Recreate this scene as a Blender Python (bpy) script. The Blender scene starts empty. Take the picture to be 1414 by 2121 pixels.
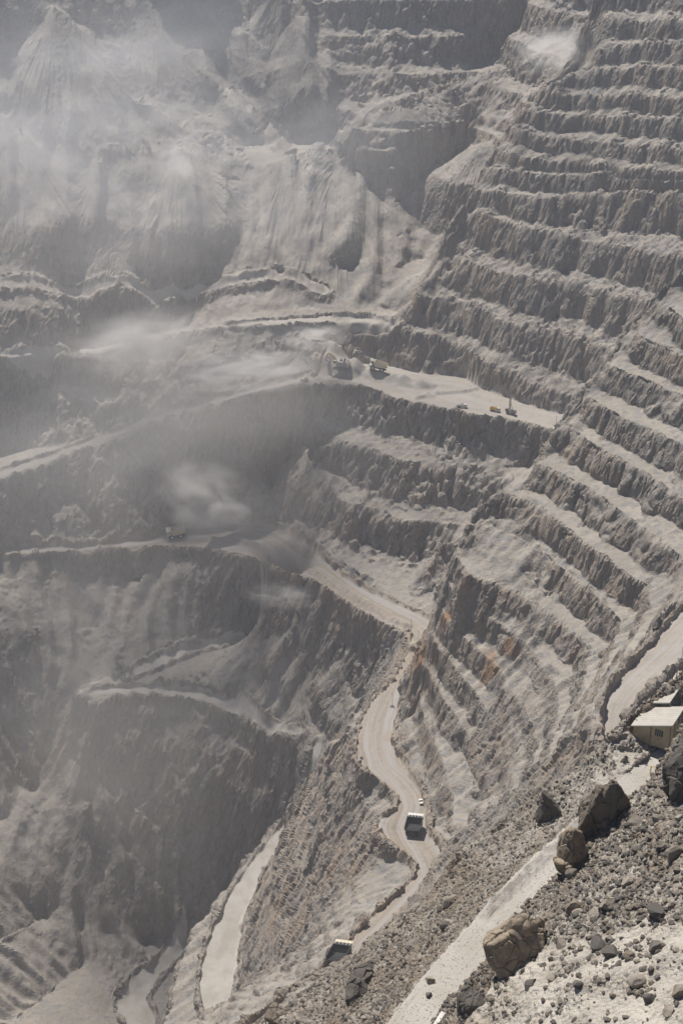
import bpy, bmesh, math, random
import numpy as np
from mathutils import Vector, Matrix
R = math.radians
sc = bpy.context.scene
COL = sc.collection
rng = np.random.default_rng(7)
random.seed(7)

# ------------------------------------------------------------------ camera
PITCH = R(25.0); FPX = 2945.0; CX, CY = 707.0, 1060.5
cam_d = bpy.data.cameras.new('camera')
cam_d.sensor_fit = 'VERTICAL'; cam_d.sensor_height = 36.0; cam_d.sensor_width = 24.0
cam_d.lens = FPX / 2121.0 * 36.0
cam_d.clip_start = 1.0; cam_d.clip_end = 12000.0
cam = bpy.data.objects.new('camera', cam_d); COL.objects.link(cam)
cam.location = (0, 0, 0); cam.rotation_euler = (R(90) - PITCH, 0, 0)
sc.camera = cam

# ------------------------------------------------------------------ world, sun, exposure
SUN_EL, SUN_AZ = R(57), R(-27)            # azimuth from +Y, negative = to the left of the view
w = bpy.data.worlds.new('World'); sc.world = w; w.use_nodes = True
nt = w.node_tree; nt.nodes.clear()
sky = nt.nodes.new('ShaderNodeTexSky'); sky.sky_type = 'NISHITA'; sky.sun_disc = False
sky.sun_elevation = SUN_EL; sky.sun_rotation = SUN_AZ; sky.altitude = 2800
bg = nt.nodes.new('ShaderNodeBackground'); bg.inputs[1].default_value = 0.06
wo = nt.nodes.new('ShaderNodeOutputWorld')
nt.links.new(sky.outputs[0], bg.inputs[0]); nt.links.new(bg.outputs[0], wo.inputs[0])
sd = bpy.data.lights.new('sun', 'SUN'); sd.energy = 5.0; sd.angle = R(0.5); sd.color = (1.0, 0.95, 0.88)
so = bpy.data.objects.new('sun', sd); COL.objects.link(so)
sdir = Vector((math.sin(SUN_AZ) * math.cos(SUN_EL), math.cos(SUN_AZ) * math.cos(SUN_EL), math.sin(SUN_EL)))
so.rotation_euler = sdir.to_track_quat('Z', 'Y').to_euler(); so.location = (0, 0, 300)
sc.view_settings.view_transform = 'Standard'; sc.view_settings.look = 'None'
sc.cycles.volume_bounces = 3
sc.view_settings.gamma = 1.0; sc.view_settings.exposure = 0.30

# ------------------------------------------------------------------ numeric helpers
SP, CP = math.sin(PITCH), math.cos(PITCH)
def ray(px, py):
    yv = -(np.asarray(py, float) - CY) / FPX; xv = (np.asarray(px, float) - CX) / FPX
    return np.stack([xv, CP + SP * yv, -SP + CP * yv], -1)
def at(px, py, z):                      # point of height z seen in direction (px, py)
    d = ray(px, py); return d * (z / d[..., 2])[..., None] if np.ndim(z) else d * (z / d[..., 2])[..., None]

_perm = rng.permutation(256); _perm = np.concatenate([_perm, _perm, _perm])
_g2 = np.stack([np.cos(np.arange(256) * 2.399), np.sin(np.arange(256) * 2.399)], -1).astype(np.float32)
_g3 = rng.normal(size=(256, 3)); _g3 = (_g3 / np.linalg.norm(_g3, axis=1)[:, None]).astype(np.float32)
def n2(x, y):
    xi = np.floor(x).astype(np.int32); yi = np.floor(y).astype(np.int32)
    xf = (x - xi).astype(np.float32); yf = (y - yi).astype(np.float32)
    u = xf * xf * xf * (xf * (xf * 6 - 15) + 10); v = yf * yf * yf * (yf * (yf * 6 - 15) + 10)
    xi &= 255; yi &= 255
    def g(a, b, dx, dy):
        h = _perm[_perm[a] + b]; q = _g2[h]; return q[..., 0] * dx + q[..., 1] * dy
    a = g(xi, yi, xf, yf); b = g(xi + 1, yi, xf - 1, yf); c = g(xi, yi + 1, xf, yf - 1); d = g(xi + 1, yi + 1, xf - 1, yf - 1)
    return (a + u * (b - a) + v * ((c + u * (d - c)) - (a + u * (b - a)))) * 1.5
def n3(x, y, z):
    xi = np.floor(x).astype(np.int32); yi = np.floor(y).astype(np.int32); zi = np.floor(z).astype(np.int32)
    xf = (x - xi).astype(np.float32); yf = (y - yi).astype(np.float32); zf = (z - zi).astype(np.float32)
    u = xf * xf * (3 - 2 * xf); v = yf * yf * (3 - 2 * yf); t = zf * zf * (3 - 2 * zf)
    xi &= 255; yi &= 255; zi &= 255
    out = 0
    for dx in (0, 1):
        for dy in (0, 1):
            for dz in (0, 1):
                q = _g3[_perm[_perm[_perm[xi + dx] + yi + dy] + zi + dz]]
                val = q[..., 0] * (xf - dx) + q[..., 1] * (yf - dy) + q[..., 2] * (zf - dz)
                out = out + val * (u if dx else 1 - u) * (v if dy else 1 - v) * (t if dz else 1 - t)
    return out * 1.6
def fbm2(x, y, o=4, ridged=False):
    s = 0; a = 1.0; tot = 0
    for k in range(o):
        n = n2(x + 17.3 * k, y - 9.1 * k)
        s = s + a * ((1 - 2 * np.abs(n)) if ridged else n); tot += a
        a *= .5; x = x * 2.03; y = y * 2.03
    return s / tot
def fbm3(x, y, z, o=3, ridged=False):
    s = 0; a = 1.0; tot = 0
    for k in range(o):
        n = n3(x + 17.3 * k, y - 9.1 * k, z + 4.7 * k)
        s = s + a * ((1 - 2 * np.abs(n)) if ridged else n); tot += a
        a *= .5; x = x * 2.03; y = y * 2.03; z = z * 2.03
    return s / tot
def sstep(a, b, x):
    t = np.clip((x - a) / (b - a), 0, 1); return t * t * (3 - 2 * t)

# ------------------------------------------------------------------ the pit: surveyed lines (direction, height)
LINES = []; DROPS = []
def L(z, pts):
    out = []
    for p in pts: out.append(p if len(p) == 3 else (p[0], p[1], z))
    LINES.append(out); return out
def D(d, drop, pts, z=None, zmin=-1e9):
    o = L(z, pts); DROPS.append((d, drop, zmin, o))
B = -372.0
# rim and far wall
PLAN = [[(-1200,1300,-45),(-350,1390,-55),(-150,1430,-58),(-60,1560,-68),(100,1650,-72),(350,1660,-72),(480,1560,-68),(560,1400,-62),(760,1320,-52),(1200,1100,-40)],
        [(-1200,2300,-40),(0,2500,-40),(900,2300,-30),(1300,1500,-20)],
        [(-420,300,-250),(-420,700,-420),(-380,900,-470)], [(520,60,-60),(520,400,-180),(560,700,-170),(600,1000,-110)]]
L(0, [(-500,-30,-102),(-100,-30,-108),(200,-30,-112),(450,-30,-119),(560,-30,-119),(700,-30,-119),(800,-30,-119),(1000,-30,-118.5),(1100,-30,-117.5),(1200,-30,-109)])
L(0, [(-400,100,-148),(0,100,-159),(250,100,-163),(450,100,-168),(560,95,-170),(700,95,-170),(900,70,-160)])
L(0, [(620,290,-246),(700,262,-235),(800,215,-213),(900,175,-200),(1000,125,-184),(1100,60,-157)])
L(0, [(-400,300,-215),(0,300,-230),(250,300,-231),(450,300,-236),(530,300,-242),(620,290,-246)])
L(0, [(-400,480,-280),(0,480,-293),(250,480,-293),(450,450,-285)])
# debris ledge in front of the far wall
D(45, 45, [(690,290,-233),(707,280,-227),(727,262,-219),(767,255,-217),(802,228,-208),(852,235,-210),(897,200,-199),(942,182,-192),(957,165,-188),(1007,155,-183),(1037,135,-175)])
L(0, [(1037,135,-175),(1067,120,-170),(1127,105,-160),(1197,95,-152),(1237,82,-143)])
L(0, [(720,296,-231),(762,290,-228.5),(837,275,-222),(930,252,-217),(987,240,-212),(1030,225,-206),(1067,220,-201),(1097,190,-182),(1142,165,-170),(1187,140,-160)])
L(0, [(707,327,-246),(752,380,-264),(782,430,-280),(822,420,-277),(877,380,-264),(932,340,-251),(977,307,-241)])
# scree below it
L(0, [(560,345,-252),(600,330,-248),(660,310,-241.5),(700,318,-244)])
L(0, [(545,440,-283),(650,470,-293),(740,500,-302),(820,500,-302),(880,470,-293),(930,420,-277)])
L(0, [(560,560,-319),(680,570,-323),(800,575,-324),(870,540,-314)])
L(0, [(470,560,-324),(560,600,-334),(650,605,-338),(740,632,-342),(800,645,-342),(850,650,-341)])
# upper right wall: bench crests from the bottom up, each set back from the one below
WALL = [[(690,665),(760,668),(840,683),(872,687),(922,697),(967,720),(1000,748),(1035,757),(1130,805),(1190,822)],
    [(867,612),(947,617),(992,635),(1027,655),(1087,675),(1187,692),(1222,705),(1255,714),(1310,735),(1550,800)],
    [(922,525),(957,527),(997,552),(1052,563),(1142,575),(1197,585),(1242,595),(1322,615),(1414,650),(1550,690)],
    [(932,450),(982,437),(1027,446),(1057,460),(1107,471),(1157,480),(1212,494),(1262,502),(1307,511),(1414,525),(1550,550)],
    [(985,390),(1060,400),(1122,408),(1197,402),(1287,393),(1350,392),(1414,389),(1550,390)],
    [(1002,343),(1052,352),(1132,360),(1190,362),(1272,352)],
    [(1027,312),(1097,326),(1157,333),(1227,337),(1302,347),(1397,355),(1550,360)],
    [(1057,262),(1137,286),(1237,291),(1297,300),(1414,303),(1550,310)],
    [(1082,227),(1147,235),(1207,237),(1297,241),(1414,246),(1550,250)],
    [(1122,182),(1187,196),(1297,193),(1414,202),(1550,205)],
    [(1187,151),(1237,140),(1347,138),(1414,140),(1550,145)],
    [(1240,95),(1330,88),(1414,92),(1550,95)], [(1245,35),(1330,42),(1414,42),(1550,45)], [(1240,-30),(1330,-30),(1414,-30),(1550,-30)]]
TOE = [(690,742),(730,752),(800,756),(870,773),(960,780),(990,802),(1060,828),(1130,850),(1187,864),(1300,905),(1550,1000)]
WK = [[] for _ in WALL]; KTOE = []
for px in list(range(690, 1551, 20)):
    def tn(y): d_ = ray(px, y); return -d_[2] / d_[1]
    yb = float(np.interp(px, *zip(*TOE))); zk, hk = B, -B / tn(yb); KTOE.append((px, yb, B, 20.0, 20.0))
    for k, ln in enumerate(WALL):
        if not ln[0][0] <= px <= ln[-1][0]: continue
        t_ = tn(float(np.interp(px, *zip(*ln)))); c_ = .55 if k == 0 else .95
        dz_ = max(2.0, (-zk - hk * t_) / (1 + c_ * t_)); 
        if k == 0: dz_ = min(dz_, 30.0)
        zk = zk + dz_; hk = -zk / t_; WK[k].append((px, float(np.interp(px, *zip(*ln))), zk, 20.0 - k, dz_))
for k, ln in enumerate(WALL):            # start exactly at the left edge
    if ln[0][0] != WK[k][0][0]: WK[k].insert(0, (*ln[0], *WK[k][0][2:]))
    L(0, [q[:3] for q in WK[k]])
LEFT_EDGE = [WK[k][0][:3] for k in range(10, 1, -1)]
D(30, 46, LEFT_EDGE)
L(0, [WK[2][0][:3], WK[1][0][:3], (880, 660, -338)])
# shelf roads at the foot of the left wall
L(-342, [(-400,650),(-100,636),(0,631),(150,626),(280,618),(400,617),(600,621),(690,636)])
L(-343, [(-400,660),(-100,643),(0,638),(150,633),(280,624),(400,623),(600,628),(680,642)])
L(0, [(-400,790,-376),(-100,750,-374),(0,738,-372),(100,726,-370),(200,721,-367),(270,705,-362),(370,684,-353),(450,675,-347),(560,664,-343),(690,656,-342),(760,658,-342),(850,676,-342)])
L(0, [(-400,800,-377),(-100,757,-375),(0,745,-373),(100,733,-371),(200,729,-368),(270,713,-363),(370,691,-354),(450,681,-348),(560,672,-343),(690,665,-342)])
L(0, [(-400,880,-408),(-100,832,-402),(20,822,-402),(80,812,-402),(150,802,-401),(200,790,-398),(260,773,-391),(320,765,-384)])
L(0, [(-400,1050,-455),(-100,965,-446),(0,937,-440),(100,926,-434),(200,900,-423),(300,868,-410),(400,838,-396),(500,812,-385),(600,786,-375),(640,778,-373)])
L(0, [(-400,1085,-457),(-100,1032,-448),(0,990,-441),(100,957,-435),(200,917,-424),(300,879,-411),(400,847,-397),(500,822,-386),(600,797,-376),(650,793,-373.5)])
L(0, [(360,762,-376),(400,747,-368),(450,734,-362),(500,718,-356),(550,707,-352),(620,706,-351),(690,706,-351),(705,715,-356)])
L(0, [(300,712,-375),(400,700,-373),(500,690,-371),(600,683,-370),(700,680,-370)])
L(B, [(700,745),(730,752),(800,756),(870,773),(960,780),(990,802),(1060,828),(1130,850),(1187,864)])
L(B, [(650,793,-373),(700,795),(760,800),(830,828),(900,840),(960,855),(1050,866),(1100,876),(1145,891),(1200,910)])
L(B, [(1187,864),(1215,885),(1200,910)])
L(-402, [(640,925,-410),(700,915,-403),(780,935),(860,958),(890,948),(930,958),(990,965),(1050,968),(1110,968)])
L(-432, [(560,1035,-468),(600,1005,-455),(640,1000,-441),(680,1010),(720,1045),(790,1055),(830,1075),(880,1080),(940,1090),(1000,1085)])
L(-457, [(700,1135),(760,1168),(880,1190),(930,1185)])
# haul road (inner edge, outer edge)
L(0, [(-400,1160,-492),(0,1135,-489),(150,1133,-488),(300,1118,-487),(366,1098,-484),(450,1090,-480),(540,1085,-474),(600,1105,-470),(650,1140,-468),(700,1190,-467),(760,1225,-466),(860,1272,-458),(902,1290,-455)])
L(0, [(-400,1175,-493),(0,1147,-490),(150,1143,-489),(300,1131,-487),(420,1131,-482),(520,1151,-476),(600,1186,-471),(640,1197,-469),(680,1222,-467.5),(740,1262,-466),(800,1297,-461),(850,1316,-458),(848,1348,-455)])
L(0, [(902,1290,-455),(890,1330,-455),(868,1350,-453)])
def zr(y): return float(np.interp(y, [1345,1420,1500,1600,1700,1800,1900,2000,2121,2300], [-455,-446,-441,-435,-429,-423,-415,-408,-400,-388]))
HL = [(848,1348),(815,1410),(770,1455),(752,1490),(740,1540),(745,1590),(788,1612),(822,1648),(825,1675),(787,1700),(779,1722),(800,1752),(850,1778),(868,1795),(862,1815),(830,1850),(760,1910),(718,1962),(690,1990),(600,2060),(520,2121),(400,2200)]
HR = [(868,1350),(830,1412),(826,1460),(815,1500),(810,1540),(840,1600),(870,1640),(882,1680),(882,1720),(912,1760),(915,1776),(893,1803),(890,1830),(850,1872),(800,1930),(762,1962),(722,1992),(625,2072),(550,2140),(430,2215)]
L(0, [(x, y, zr(y)) for x, y in HL]); L(0, [(x, y, zr(y)) for x, y in HR])
# left wall below the haul road
L(0, [(-400,1220,-495),(0,1200,-502),(150,1200,-506),(300,1200,-510)])
L(0, [(-400,1330,-500),(-150,1300,-510),(0,1300,-521),(100,1300,-528),(200,1300,-532)])
L(0, [(0,1400,-548),(60,1500,-582),(90,1600,-610),(70,1650,-622)])
L(0, [(100,1420,-560),(110,1500,-585),(95,1600,-611)])
L(0, [(-400,1700,-570),(-150,1700,-600),(0,1700,-626)])
L(0, [(-400,1950,-600),(-150,1950,-636),(0,1950,-657),(100,1900,-672)])
L(0, [(-400,2160,-620),(-150,2150,-655),(0,2140,-674),(100,2060,-686),(170,2000,-690)])
L(0, [(170,1660,-604),(240,1730,-630),(300,1800,-651),(350,1860,-668),(400,1905,-682),(450,1850,-664)])
# switchback on the lower bench
L(0, [(610,1318,-538),(520,1324,-540),(430,1334,-542),(370,1346,-544),(280,1385,-547),(158,1437,-550)])
L(0, [(600,1324,-538),(540,1331,-540),(470,1338,-542),(400,1352,-544),(320,1385,-548),(243,1415,-551)])
L(0, [(243,1424,-551),(330,1424,-552),(420,1434,-554),(500,1460,-556),(540,1500,-557)])
L(0, [(152,1446,-550),(250,1436,-551),(330,1438,-552),(420,1450,-554),(500,1485,-556),(560,1521,-558),(600,1545,-560),(655,1567,-561)])
L(0, [(700,1335,-496),(780,1400,-500)]); L(0, [(600,1400,-536),(650,1440,-535),(750,1450,-516)]); L(0, [(600,1500,-552),(680,1535,-556)])
# spur left of the haul road and its own road
D(22, 40, [(735,1475,-446),(722,1510,-449),(700,1535,-458),(665,1572,-482),(645,1612,-510),(620,1690,-547),(592,1742,-566)], zmin=-575)
L(0, [(655,1567,-561),(640,1605,-563),(600,1690,-568),(560,1740,-572),(520,1790,-576),(480,1850,-581),(440,1930,-587),(420,2000,-592),(415,2060,-595),(430,2121,-598),(450,2220,-602)])
L(0, [(668,1578,-560),(615,1695,-568),(588,1745,-572),(550,1800,-576),(525,1860,-581),(500,1920,-587),(490,1990,-592),(480,2050,-595),(470,2121,-598),(490,2220,-602)])
D(40, 75, [(575,1702,-575),(540,1737,-579),(490,1802,-585),(440,1872,-592),(400,1932,-599),(385,1982,-603),(360,2040,-608),(335,2121,-614),(310,2220,-620)], zmin=-690)
# pit floor
L(0, [(300,1960,-697),(390,1925,-686),(480,1860,-674)]); L(0, [(390,1960,-697),(330,2020,-698),(250,2080,-699),(240,2130,-699),(200,2300,-700)]); L(0, [(400,2000,-698),(345,2060,-699),(325,2121,-699),(330,2300,-700)])
# nose
D(45, 85, [(1520,450,-188),(1414,545,-203),(1370,585,-213),(1312,660,-234),(1255,740,-250),(1212,800,-264),(1160,870,-280),(1140,920,-290),(1110,960,-298),(1057,1010,-310),(985,1040,-317),(965,1090,-328),(930,1180,-350),(915,1260,-372),(893,1310,-386),(862,1350,-399)], zmin=-452)
L(-222, [(1355,612),(1414,660),(1550,720)])
L(-237, [(1305,672),(1332,700),(1414,736),(1550,790)])
L(-252, [(1252,746),(1282,765),(1347,790),(1414,820),(1550,880)])
L(-267, [(1207,808),(1237,835),(1297,868),(1347,890),(1414,922),(1550,990)])
L(-282, [(1158,875),(1207,905),(1247,930),(1302,960),(1357,995),(1414,1027),(1550,1100)])
L(-297, [(1112,958),(1187,995),(1237,1022),(1307,1078),(1357,1102),(1402,1148),(1430,1165)])
L(-312, [(1055,1020),(1102,1042),(1157,1080),(1227,1135),(1267,1165),(1317,1200),(1357,1222)])
L(-327, [(970,1080),(1032,1095),(1082,1117),(1132,1150),(1182,1190),(1240,1240),(1290,1290)])
L(-342, [(945,1150),(967,1190),(1057,1215),(1120,1255),(1180,1300),(1230,1360)])
L(0, [(862,1350,-399),(868,1440,-416),(850,1500,-434)])
L(0, [(910,1400,-398),(960,1560,-408),(1010,1660,-405)]); L(0, [(1040,1420,-372),(1060,1500,-380),(1100,1580,-378)])
# right hand haul road
L(0, [(1700,1000,-280),(1480,1190,-296),(1414,1262,-300),(1350,1335,-303),(1300,1388,-306),(1258,1440,-309),(1247,1490,-311),(1245,1545,-313),(1240,1640,-316)])
L(0, [(1700,1120,-280),(1480,1310,-296),(1414,1372,-300),(1370,1402,-302),(1320,1442,-306),(1285,1490,-310),(1275,1545,-313),(1275,1640,-316)])
L(0, [(1700,970,-277),(1480,1160,-292),(1405,1228,-295),(1340,1300,-299),(1285,1368,-302),(1240,1425,-304),(1224,1480,-306),(1220,1540,-309)])
# near ridge, near road
D(26, 60, [(1700,1200,-110),(1500,1330,-116),(1414,1393,-119),(1340,1453,-121),(1290,1498,-123),(1250,1545,-125),(1180,1600,-128),(1125,1645,-132),(1060,1690,-137),(950,1762,-143),(935,1826,-147),(876,1884,-151),(800,1932,-156),(738,1967,-160),(712,1989,-162),(685,2008,-163),(640,2036,-164),(560,2092,-166),(480,2160,-168),(300,2320,-170)])
L(0, [(1414,1465,-122.5),(1308,1518,-124.8)])
L(0, [(1700,1290,-122),(1500,1450,-125),(1400,1525,-126),(1350,1565,-126),(1290,1612,-126),(1200,1697,-126),(1100,1787,-126),(1000,1888,-126),(900,1995,-126),(802,2121,-126),(700,2260,-126)])
L(0, [(1700,1330,-122),(1500,1490,-125),(1414,1545,-126),(1390,1572,-126),(1335,1630,-126),(1180,1790,-126),(1100,1888,-126),(990,2010,-126),(890,2121,-126),(780,2260,-126)])
# knoll in the foreground
D(7, 20, [(1700,1400,-72),(1500,1455,-77),(1414,1520,-80),(1350,1622,-83),(1300,1662,-85),(1200,1752,-88),(1150,1820,-90),(1110,1872,-91),(1060,1922,-92),(1010,2000,-94),(950,2070,-97),(905,2125,-99),(850,2250,-100)])
L(0, [(1000,2121,-90),(1200,2121,-82),(1414,2121,-78),(1700,2121,-74)]); L(0, [(1100,2000,-87),(1200,2040,-82),(1414,1990,-78),(1600,1990,-75)])
L(0, [(1200,1850,-86),(1300,1850,-82),(1414,1830,-79),(1600,1830,-75)]); L(0, [(1330,1720,-82),(1414,1700,-79),(1600,1700,-74)])
L(0, [(800,2500,-94),(1000,2500,-80),(1414,2500,-72),(1700,2500,-68)])
L(0, [(200,2500,-170),(500,2500,-150),(700,2500,-124)])

# ------------------------------------------------------------------ solve the surface between the lines (polar plan grid: bearing x log distance)
TH0, TH1, LR0, LR1 = -0.48, 0.48, math.log(38.0), math.log(2600.0)
DT = 0.0025
NT = int((TH1 - TH0) / DT) + 1; NR = int((LR1 - LR0) / DT) + 1
NT += (-NT) % 32; NR += (-NR) % 32
sumz = np.zeros((NR, NT)); cnt = np.zeros((NR, NT))
def plan(P): return np.arctan2(P[:, 0], P[:, 1]), np.log(np.hypot(P[:, 0], P[:, 1]))
def dense(pts3, step=0.0008):
    out = [pts3[:1]]
    th, lr = plan(pts3)
    for i in range(len(pts3) - 1):
        n = max(2, int(math.hypot(th[i+1] - th[i], lr[i+1] - lr[i]) / step))
        t = np.linspace(0, 1, n + 1)[1:, None]; out.append(pts3[i] * (1 - t) + pts3[i+1] * t)
    return np.concatenate(out)
def line3(o): a = np.array(o, float); return at(a[:, 0], a[:, 1], a[:, 2])
def put(P, wgt=1.0):
    th, lr = plan(P)
    i = np.round((lr - LR0) / DT).astype(int); j = np.round((th - TH0) / DT).astype(int)
    m = (i >= 0) & (i < NR) & (j >= 0) & (j < NT)
    np.add.at(sumz, (i[m], j[m]), P[m, 2] * wgt); np.add.at(cnt, (i[m], j[m]), wgt)
for o in LINES: put(dense(line3(o)))
for o in PLAN: put(dense(np.array(o, float)))
for d, drop, zmin, o in DROPS:
    P = dense(line3(o)).copy(); r = np.hypot(P[:, 0], P[:, 1]); k = (r + d) / r
    P[:, 0] *= k; P[:, 1] *= k; P[:, 2] = np.maximum(P[:, 2] - drop, zmin)
    th, lr = plan(P); i = np.clip(np.round((lr - LR0) / DT).astype(int), 0, NR - 1); j = np.clip(np.round((th - TH0) / DT).astype(int), 0, NT - 1)
    ok = cnt[i, j] == 0
    put(P[ok])
def solve(sz, ct, lev):
    known = ct > 0; val = np.where(known, sz / np.maximum(ct, 1e-9), 0)
    if min(sz.shape) <= 14 or lev == 0:
        Z = np.where(known, val, val[known].mean()); its = 600
    else:
        q = lambda a: a[0::2, 0::2] + a[1::2, 0::2] + a[0::2, 1::2] + a[1::2, 1::2]
        Zc = solve(q(sz), q(ct), lev - 1)
        Z = np.repeat(np.repeat(Zc, 2, 0), 2, 1); Z = np.where(known, val, Z); its = 60
    for _ in range(its):
        Pd = np.pad(Z, 1, mode='edge')
        A = .25 * (Pd[:-2, 1:-1] + Pd[2:, 1:-1] + Pd[1:-1, :-2] + Pd[1:-1, 2:])
        Z = np.where(known, val, A)
    return Z
ZS = solve(sumz, cnt, 5)

sk = np.zeros((NR, NT)); sh = np.zeros((NR, NT)); ck = np.zeros((NR, NT))
for ln in WK + [KTOE]:
    Q = line3([q[:3] for q in ln]); th_, lr_ = plan(Q)
    for q in range(len(ln) - 1):
        t_ = np.linspace(0, 1, 40); i_ = np.round((lr_[q] + (lr_[q+1] - lr_[q]) * t_ - LR0) / DT).astype(int); j_ = np.round((th_[q] + (th_[q+1] - th_[q]) * t_ - TH0) / DT).astype(int)
        ok = (i_ >= 0) & (i_ < NR) & (j_ >= 0) & (j_ < NT); np.add.at(sk, (i_[ok], j_[ok]), ln[q][3]); np.add.at(sh, (i_[ok], j_[ok]), ln[q][4]); np.add.at(ck, (i_[ok], j_[ok]), 1)
KF = solve(sk, ck, 5); HF = solve(sh, ck, 5)
def blur(a, n):
    for _ in range(n):
        p = np.pad(a, 1, mode='edge')
        a = (p[:-2, 1:-1] + p[2:, 1:-1] + p[1:-1, :-2] + p[1:-1, 2:] + 2 * p[1:-1, 1:-1]) / 6
    return a
TG = TH0 + DT * np.arange(NT); LG = LR0 + DT * np.arange(NR)
def sample(G, th, lr):
    x = np.clip((th - TH0) / DT, 0, NT - 1.001); y = np.clip((lr - LR0) / DT, 0, NR - 1.001)
    j = x.astype(int); i = y.astype(int); fx = x - j; fy = y - i
    return (G[i, j] * (1 - fx) + G[i, j+1] * fx) * (1 - fy) + (G[i+1, j] * (1 - fx) + G[i+1, j+1] * fx) * fy

# ------------------------------------------------------------------ masks on the plan grid
def inpoly(poly3, pad=0):
    P = line3(poly3); th, lr = plan(P); X, Y = np.meshgrid(TG, LG); m = np.zeros(X.shape, bool)
    n = len(th); k = n - 1
    for a in range(n):
        c = ((lr[a] > Y) != (lr[k] > Y)) & (X < (th[k] - th[a]) * (Y - lr[a]) / (lr[k] - lr[a] + 1e-12) + th[a])
        m ^= c; k = a
    return m.astype(float)
def ring(a, b): return list(a) + list(b)[::-1]
m_road = np.zeros((NR, NT))
def z3(pts, z): return [(p[0], p[1], p[2] if len(p) == 3 else z) for p in pts]
def road(a, b): 
    global m_road
    m_road = np.maximum(m_road, inpoly(ring(a, b)))
road(LINES[[len(l) for l in LINES].index(0)] if False else z3([(x, y, zr(y)) for x, y in HL], 0), z3([(x, y, zr(y)) for x, y in HR], 0))
def find(first): 
    for l in LINES:
        if l[0] == first or tuple(l[0]) == tuple(first): return l
    raise KeyError(first)
road(find((-400,1160,-492)), find((-400,1175,-493)))
RAMP_IN = [(-400,1072,-456),(-100,1018,-447.5),(0,976,-440.5),(100,946,-434.7),(200,908,-423.6),(300,872,-410.6),(400,840,-396.5),(500,814,-385.5),(600,788,-375.4),(640,782,-373.3)]
road(RAMP_IN, find((-400,1085,-457)))
road(find((-400,790,-376)), find((-400,800,-377)))
road(find((-400,650,-342)), find((-400,660,-343)))
road(find((610,1318,-538)), find((600,1324,-538)))
road(find((243,1424,-551)), find((152,1446,-550)))
road(find((655,1567,-561)), find((668,1578,-560)))
road(find((1700,1000,-280)), find((1700,1120,-280)))
road(find((1700,1290,-122)), find((1700,1330,-122)))
road(find((700,745,B)), find((650,793,-373)))
PF_A = [(384,1932,-696.4),(330,1990,-697.5),(280,2030,-698.4),(245,2070,-699),(246,2095,-699.2),(268,2130,-699.3),(270,2300,-700)]; PF_B = [(390,1962,-697),(362,1992,-697.6),(322,2032,-698.4),(302,2070,-698.9),(318,2100,-699),(326,2130,-699.2),(340,2300,-700)]
road(PF_A, PF_B)
m_haul = np.maximum.reduce([inpoly(ring([(x, y, zr(y)) for x, y in HL], [(x, y, zr(y)) for x, y in HR])), inpoly(ring(find((-400,1160,-492)), find((-400,1175,-493)))), inpoly(ring(find((1700,1000,-280)), find((1700,1120,-280))))])
near_r = blur(m_road, 6)

HH = 0
LRG, THG = np.meshgrid(LG, TG, indexing='ij')
XG = np.exp(LRG) * np.sin(THG); YG = np.exp(LRG) * np.cos(THG)

# ------------------------------------------------------------------ terracing and mesh
# windrows and piles (crest line, half width, height) and spurs / cones (crest line, side slope)
def seg_dist(x, y, P):
    d = np.full(x.shape, 1e9); t = np.zeros(x.shape)
    for i in range(max(1, len(P) - 1)):
        ax, ay = P[i, :2]; bx, by = P[min(i + 1, len(P) - 1), :2]; vx, vy = bx - ax, by - ay
        u = np.clip(((x - ax) * vx + (y - ay) * vy) / (vx * vx + vy * vy + 1e-9), 0, 1)
        e = np.hypot(x - ax - u * vx, y - ay - u * vy); m = e < d
        d = np.where(m, e, d); t = np.where(m, i + u, t)
    return d, t
ADD = [(line3(p), wd, hh) for p, wd, hh in [
    ([(735,772,B),(765,780,B),(800,786,B),(850,796,B),(880,800,B)], 9, 5.5),
    ([(655,770,B),(690,772,B),(730,778,B)], 10, 6),
    ([(880,818,B),(960,812,B),(985,806,B)], 2.5, 2.2),
    ([(862,826,B),(880,822,B),(894,823,B)], 3, 2.6),
    ([(440,1118,-480.5),(540,1128,-475.5),(620,1165,-470),(690,1212,-467),(760,1258,-464.5),(820,1292,-459.5),(842,1298,-458)], 4.5, 3.2),
    ([(640,1197,-469),(680,1222,-467.5),(740,1262,-466),(800,1297,-461),(850,1318,-458)], 3, 1.6),
    ([(785,1735,-427),(800,1758,-426),(850,1784,-424)], 2.5, 1.8),
    ([(795,1702,-429),(815,1712,-428)], 2.5, 1.0),
    ([(500,1920,-587),(525,1862,-581),(548,1815,-577)], 2, 2.5),
    ([(330,1418,-551),(430,1425,-552),(495,1447,-555)], 4, 4),
    ([(1000,1880,-125.5),(1110,1776,-125.5),(1200,1690,-125.5)], 1.6, 0.7), ]]
def seat(px, py, up):                    # point on the solved surface seen at (px, py), raised by up metres
    d = ray(px, py); d = d / d[1]; tt = np.arange(60, 2300, 1.5); Q = d[None] * tt[:, None]; th, lr = plan(Q)
    below = Q[:, 2] < sample(ZS, th, lr); i = int(np.argmax(below)) if below.any() else len(tt) - 1
    return (*Q[i, :2], Q[i, 2] + up)
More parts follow.
